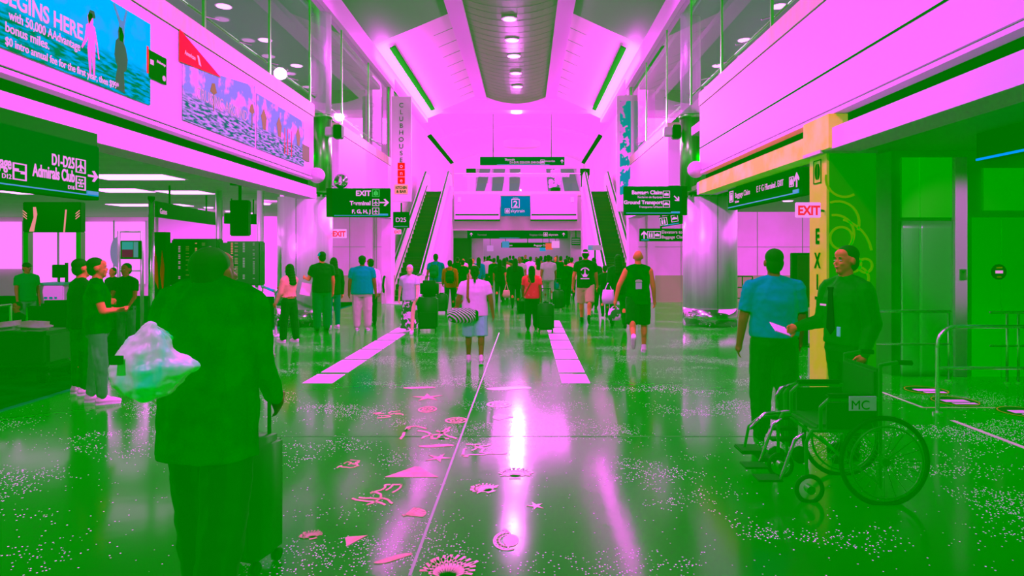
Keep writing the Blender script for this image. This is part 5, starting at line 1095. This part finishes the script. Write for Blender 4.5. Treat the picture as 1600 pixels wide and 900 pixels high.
s1 = suitcase('suitcase', 384, 0, 3.6, .34, .66, .26, -16, 'large dark suitcase pulled by the figure in the dark coat', lug, .5, 0)
gp = MB().box(-.13, .13, -.02, .02, -.02, .02, .012).build('grip', M('grip_pale', (215, 120, 200), .5), s1); gp.location = (0, .08, 1.165)
suitcase('suitcase', 668, 0, 14.3, .46, .7, .3, 6, 'tall dark suitcase beside the pale-haired woman', lug, .3)
b_ = empty('travel_bag', (WX(671, 14.32), 14.32, .77), 0, 'dark travel bag stacked on the suitcase of the pale-haired woman', 'bag'); MB().box(-.2, .2, -.13, .13, 0, .36, .06).build('body', darkc2, b_, True); MB().path([(-.1, 0, .34), (-.08, 0, .46), (.08, 0, .46), (.1, 0, .34)], .012).build('handle', blackl, b_, True)
suitcase('suitcase', 853, 0, 14.1, .36, .58, .26, -4, 'dark suitcase pulled by the woman in the red floral top', lug, .38)
suitcase('suitcase', 872, 0, 19.5, .34, .55, .24, 0, 'small dark suitcase behind the man in grey', lug, .4)
suitcase('suitcase', 690, 0, 18.6, .34, .5, .24, 0, 'small dark suitcase in front of the person in mustard', lug, .35)
suitcase('suitcase', 757, 0, 22.3, .36, .55, .24, 0, 'dark suitcase in the crowd right of the white t-shirt woman', lug, .4)
# plastic bag: crumpled translucent sack hanging from the left hand
hd = E_['lhand']
bagm = M('plastic_bag', (225, 165, 240), .35, spec=.4, noise=(5, (40, 195, 180), .46, .62, (1, 1, .45)), bump=.8)
Yb = 2.72
pb = empty('plastic_bag', (WX(233, Yb), Yb, WZ(625, Yb)), 0, 'crumpled pale blue plastic carrier bag held by the figure in the dark coat', 'bag')
S = Yb / F
prof = [(0, .03, .02), (8, .1, .06), (25, .135, .09), (50, .14, .1), (75, .115, .08), (95, .09, .05), (112, .035, .02), (124, .012, .01)]
b = bmesh.new(); n = 40; L = []
rnd = random.Random(5); ph = [rnd.uniform(0, 6) for _ in range(6)]
for j in range(25):
    t = j / 24; zz = t * 124
    for (z0_, a0, c0), (z1_, a1, c1) in zip(prof, prof[1:]):
        if z0_ <= zz <= z1_: q = (zz - z0_) / (z1_ - z0_); rx, ry = a0 + (a1 - a0) * q, c0 + (c1 - c0) * q; break
    cx = .0 + .02 * t
    ring = []
    for k in range(n):
        a = 2 * math.pi * k / n; f = 1 + .06 * math.sin(7 * a + ph[0] + 3 * t) + .05 * math.sin(11 * a + ph[1]) * (.4 + t)
        lobe = .1 * max(0, math.cos(a)) ** 3 * math.exp(-((t - .42) / .13) ** 2)
        ring.append(b.verts.new((cx - .03 * math.sin(math.pi * t) + rx * f * math.cos(a) + lobe, ry * f * math.sin(a), zz * S)))
    L.append(ring)
for A, B in zip(L, L[1:]):
    for k in range(n): b.faces.new((A[k], A[(k + 1) % n], B[(k + 1) % n], B[k]))
b.faces.new(L[0][::-1]); b.faces.new(L[-1]); m_ = MB(); m_.bm.free(); m_.bm = b; sk_ = m_.build('sack', bagm, pb, True)
t = bpy.data.textures.new('crumple', 'CLOUDS'); t.noise_scale = .06; mdf = sk_.modifiers.new('s', 'SUBSURF'); mdf.levels = mdf.render_levels = 1; md = sk_.modifiers.new('d', 'DISPLACE'); md.texture = t; md.strength = .035
top = Vector((.02, 0, 124 * S)); hl = hd - Vector(pb.location)
MB().path([top - Vector((0, 0, .03)), top * .4 + hl * .6, hl], .014, 8).build('handle', bagm, pb, True); MB().path([top + Vector((.02, .01, -.05)), hl + Vector((.01, .02, 0))], .012, 8).build('handle', bagm, pb, True)
MB().box(-.085, -.045, -.125, -.1, .17, .205).build('printed_mark', darkg, pb)
# woman's duffel with stripes
S = .0102; dx = WX(722, 10.0)
d = empty('duffel_bag', (dx, 10.05, WZ(505, 10.05)), 10, 'striped dark and white duffel bag hanging from the shoulder of the woman in white', 'bag')
dm_ = Cm('duffel_stripe', (10, 126, 5)); nt = dm_.node_tree; bs = nt.nodes['Principled BSDF']
tc_ = nt.nodes.new('ShaderNodeTexCoord'); wv_ = nt.nodes.new('ShaderNodeTexWave'); wv_.inputs['Scale'].default_value = 11; wv_.inputs['Distortion'].default_value = 1.2; wv_.bands_direction = 'DIAGONAL'
rp_ = nt.nodes.new('ShaderNodeValToRGB'); rp_.color_ramp.elements[0].position = .62; rp_.color_ramp.elements[1].position = .66; rp_.color_ramp.elements[0].color = (.003, .22, 0, 1); rp_.color_ramp.elements[1].color = (.6, .24, .6, 1)
nt.links.new(tc_.outputs['Object'], wv_.inputs[0]); nt.links.new(wv_.outputs[0], rp_.inputs[0]); nt.links.new(rp_.outputs[0], bs.inputs['Base Color'])
b = MB(); cap_fn(b.bm, Vector((-.12, 0, .12)), Vector((.12, 0, .12)), .12, .12, 20); b.build('body', dm_, d, True)
MB().cyl((.2, 0, .12), (.245, 0, .12), .1, .08, 20).build('end_panel', blackc, d, True)
sh = kw['TW']((-.1, -.13, 1.47)) - d.location
rz_ = Matrix.Rotation(R(-10), 3, 'Z')
P_ = lambda v: rz_ @ (Vector(v) - d.location)
MB().path([P_(kw['TW']((-.12, -.03, 1.53))), P_(kw['TW']((-.12, -.14, 1.42))), P_(kw['TW']((-.125, -.2, 1.2))), Vector((.14, .06, .26)), Vector((.17, 0, .18))], .02, 8).build('strap', sleeve_strap, d, True)
MB().path([P_(kw['TW']((-.12, -.03, 1.53))), P_(kw['TW']((-.12, .15, 1.4))), P_(kw['TW']((-.14, .2, 1.2))), Vector((-.12, .1, .22))], .018, 8).build('strap', sleeve_strap, d, True)
def tote(name, hand, w, h, label, mat, hh=.2):
    e = empty(name, (hand.x, hand.y, hand.z - h - hh), 0, label, 'bag')
    b = bmesh.new(); loft(b, [((0, 0, 0), w * .42, .05), ((0, 0, h * .4), w * .5, .07), ((0, 0, h * .9), w * .42, .045), ((0, 0, h), w * .4, .03)], n=14); m_ = MB(); m_.bm.free(); m_.bm = b; m_.build('body', mat, e, True)
    MB().path([(-w * .25, 0, h), (-w * .04, 0, h + hh), (w * .04, 0, h + hh), (w * .25, 0, h)], .01, 7).build('handle', mat, e, True)
    return e
tote('tote_bag', iw2['lhand'] + Vector((0, 0, .3)), .3, .32, 'white carrier bag left of the bald man', tee_white, .15)
tote('tote_bag', crowd[781]['rhand'], .26, .25, 'rose handbag in the crowd right of the white t-shirt woman', Cm('cloth_rose'))
tote('tote_bag', mw['rhand'], .22, .24, 'small teal bag held beside the man in grey', teal_c, .1)
tote('tote_bag', mw['lhand'], .18, .2, 'small white bag left of the man in grey', tee_white, .1)
tote('tote_bag', lw['lhand'], .28, .3, 'dark tote bag beside the woman in the red floral top', darkc2, .1)
tote('tote_bag', ow['lhand'], .24, .2, 'dark and white bag in the left hand of the bald man', Cm('cloth_speckle'), .06)
tote('tote_bag', fw['rhand'], .18, .28, 'pale patterned bag held by the woman in the mask', Cm('cloth_patterned', (120, 150, 160), (12, (10, 140, 60), .45, .55, (1, 1, 1))), .08)
tag(MB().box(-.11, .11, -.15, .15, -.003, .003).build('brochure', pinkg), 'pale leaflet held low by the man in the cyan cap', 'leaflet')
bpy.data.objects['brochure'].location = (WX(478, 14.1), 14.1, WZ(452, 14.1)); bpy.data.objects['brochure'].rotation_euler = (R(60), R(12), R(20))
tag(MB().path([lw['TW']((-.1, -.13, 1.47)), lw['TW']((-.02, -.19, 1.3)), lw['TW']((-.2, -.14, .95))], .014).build('shoulder_strap', sleeve_strap), 'brown strap across the back of the woman in the red floral top', 'strap')
rs = M('strap_red', (240, 40, 20), .6)
# red strap on the person at the left
# ------------------------------------------------------------------ wheelchair in the right foreground
wc = empty('wheelchair', (WX(1300, 4.75), 4.75, 0), 0, 'empty dark wheelchair with chrome frame in front of the man in the tie', 'wheelchair')
vin = M('vinyl_dark', (0, 132, 0), .6); fr = M('frame_dark', (4, 140, 4), .4, spec=.1)
def wheel(x, y, r, nm, w=.02, sp_=0):
    b = MB(); pts = [(x + r * math.cos(R(a)), y, r + .0 + r * math.sin(R(a))) for a in range(0, 361, 10)]; b.path(pts, w, 8); o = b.build(nm, blackl, wc, True)
    if sp_:
        b = MB()
        for k in range(sp_): a = 2 * math.pi * k / sp_; b.cyl((x, y, r), (x + r * math.cos(a), y, r + r * math.sin(a)), .003, n=5)
        b.build('spokes', fr, wc)
        b = MB(); b.path([(x + (r - .05) * math.cos(R(a)), y - .035, r + (r - .05) * math.sin(R(a))) for a in range(0, 361, 10)], .009, 6); b.build('push_rim', fr, wc, True)
    MB().cyl((x, y - .03, r), (x, y + .03, r), .03).build('hub', fr, wc)
for y in (-.3, .3): wheel(.22, y, .3, 'rear_wheel', .018, 20); wheel(-.28, y * .85, .09, 'caster', .016)
MB().box(-.22, .22, -.22, .22, .47, .53, .02).build('seat', vin, wc); MB().box(.19, .25, -.24, .24, .52, .93, .02).build('backrest', vin, wc)
for y in (-.25, .25):
    MB().path([(.22, y, .1), (.22, y, .96), (.34, y, .98)], .013).build('back_tube', fr, wc, True)
    MB().path([(.22, y, .5), (-.26, y, .5), (-.3, y, .42), (-.3, y, .2)], .013).build('side_tube', fr, wc, True)
    MB().path([(.2, y, .72), (-.14, y, .72), (-.2, y, .66), (-.2, y, .5)], .013).build('arm_tube', fr, wc, True)
    MB().box(-.16, .18, y - .03, y + .03, .73, .76, .012).build('armrest', blackl, wc)
    MB().box(-.16, .18, y - .008, y + .008, .5, .7).build('side_panel', vin, wc)
    MB().path([(-.3, y * .8, .46), (-.36, y * .8, .42), (-.46, y * .8, .14)], .012).build('legrest_tube', chrome, wc, True)
    MB().box(-.62, -.44, y * .55 - .07 * (1 if y > 0 else 1), y * .55 + .07, .12, .135, .005).build('footplate', blackl, wc)
    MB().cyl((.34, y, .98), (.44, y, .975), .018).build('grip', blackl, wc)
MB().path([(.22, -.25, .12), (-.2, .25, .46)], .01).path([(.22, .25, .12), (-.2, -.25, .46)], .01).build('cross_brace', fr, wc)
lb = MB().box(-.02, .17, -.262, -.258, .6, .7).build('name_label', M('label_pale', (205, 150, 235), .5), wc); lb.location = (-.0, -.03, .05)
text('MC', wc, -.01, .66, .09, darkg, -.295)
# second wheelchair folded behind
s2 = empty('folded_wheelchair', (WX(1226, 5.35), 5.35, 0), 0, 'folded chrome wheelchair frame with footrests beside the guard', 'wheelchair')
for x, q in ((-.05, 0), (.06, .1)):
    MB().path([(x, q, .04), (x - .02, q, .55), (x + .02, q, .62), (x + .08, q, .64)], .014).build('tube', chrome if q == 0 else fr, s2, True)
MB().path([(-.3, -.05, .3), (-.18, -.05, .42), (.05, -.05, .44)], .014).build('legrest_tube', chrome, s2, True)
MB().path([(-.34, .0, .1), (-.3, .0, .3), (-.2, .0, .38), (.05, .0, .4)], .012).build('legrest_tube', fr, s2, True)
for z in (.18, .27, .36): MB().box(-.12, .1, -.03, .05, z, z + .025, .006).build('rung', blackl, s2)
MB().box(-.4, -.2, -.12, .08, .1, .13, .008).build('footplate', blackl, s2); MB().box(-.26, -.06, -.16, .02, .05, .08, .008).build('footplate', blackl, s2)
for x in (-.08, .12): MB().cyl((x, -.04, .07), (x, -.01, .07), .07).build('caster', blackl, s2, True)
# ------------------------------------------------------------------ cart with pillows and chair at the left
ct = empty('luggage_cart', (WX(45, 8.9), 8.9, 0), 3, 'dark luggage cart with dark cases at the far left', 'cart')
MB().box(-.5, .5, -.35, .35, .16, .22, .02).build('deck', blackl, ct); MB().box(-.48, .45, -.3, .3, .22, .68, .05).build('load', lug, ct); MB().path([(-.48, -.33, .2), (-.48, -.33, 1.0), (-.48, .33, 1.0), (-.48, .33, .2)], .018).build('frame', steeld, ct, True)
for x in (-.4, .4):
    for y in (-.3, .3): MB().cyl((x, y - .02, .08), (x, y + .02, .08), .08).build('wheel', blackl, ct, True)
for k, x in enumerate((-.17, .2)):
    o = MB().box(-.18, .18, -.14, .14, 0, .12, .05).build('pillow', M('pillow_pink', (215, 130, 180), .8, noise=(6, (240, 130, 230), .4, .6, (1, 1, 1))), None, True); o.location = (WX(45, 8.9) + x, 8.75, .69); o.rotation_euler = (0, R(-6 + 10 * k), R(8)); tag(o, ('pale pink pillow, left one on the luggage cart', 'pale pink pillow, right one on the luggage cart')[k], 'pillow')
c3 = empty('waiting_chair', (WX(30, 10.5), 10.62, 0), 160 - 180, 'dark waiting chair under the seated person at the far left', 'chair')
MB().box(-.26, .26, -.22, .24, .36, .42, .02).build('seat', lug, c3); MB().box(-.26, .26, .2, .26, .42, .85, .02).build('backrest', lug, c3)
for x in (-.23, .23):
    for y in (-.19, .21): MB().cyl((x, y, 0), (x, y, .37), .016).build('leg', steeld, c3)
c4 = empty('waiting_chair', (WX(78, 10.2), 10.2, 0), 10, 'empty dark chair back beside the two talking men', 'chair')
MB().box(-.24, .24, -.22, .24, .4, .47, .02).build('seat', lug, c4); MB().box(-.24, .24, .2, .26, .47, .98, .05).build('backrest', lug, c4)
for x in (-.22, .22):
    for y in (-.19, .21): MB().cyl((x, y, 0), (x, y, .41), .016).build('leg', steeld, c4)
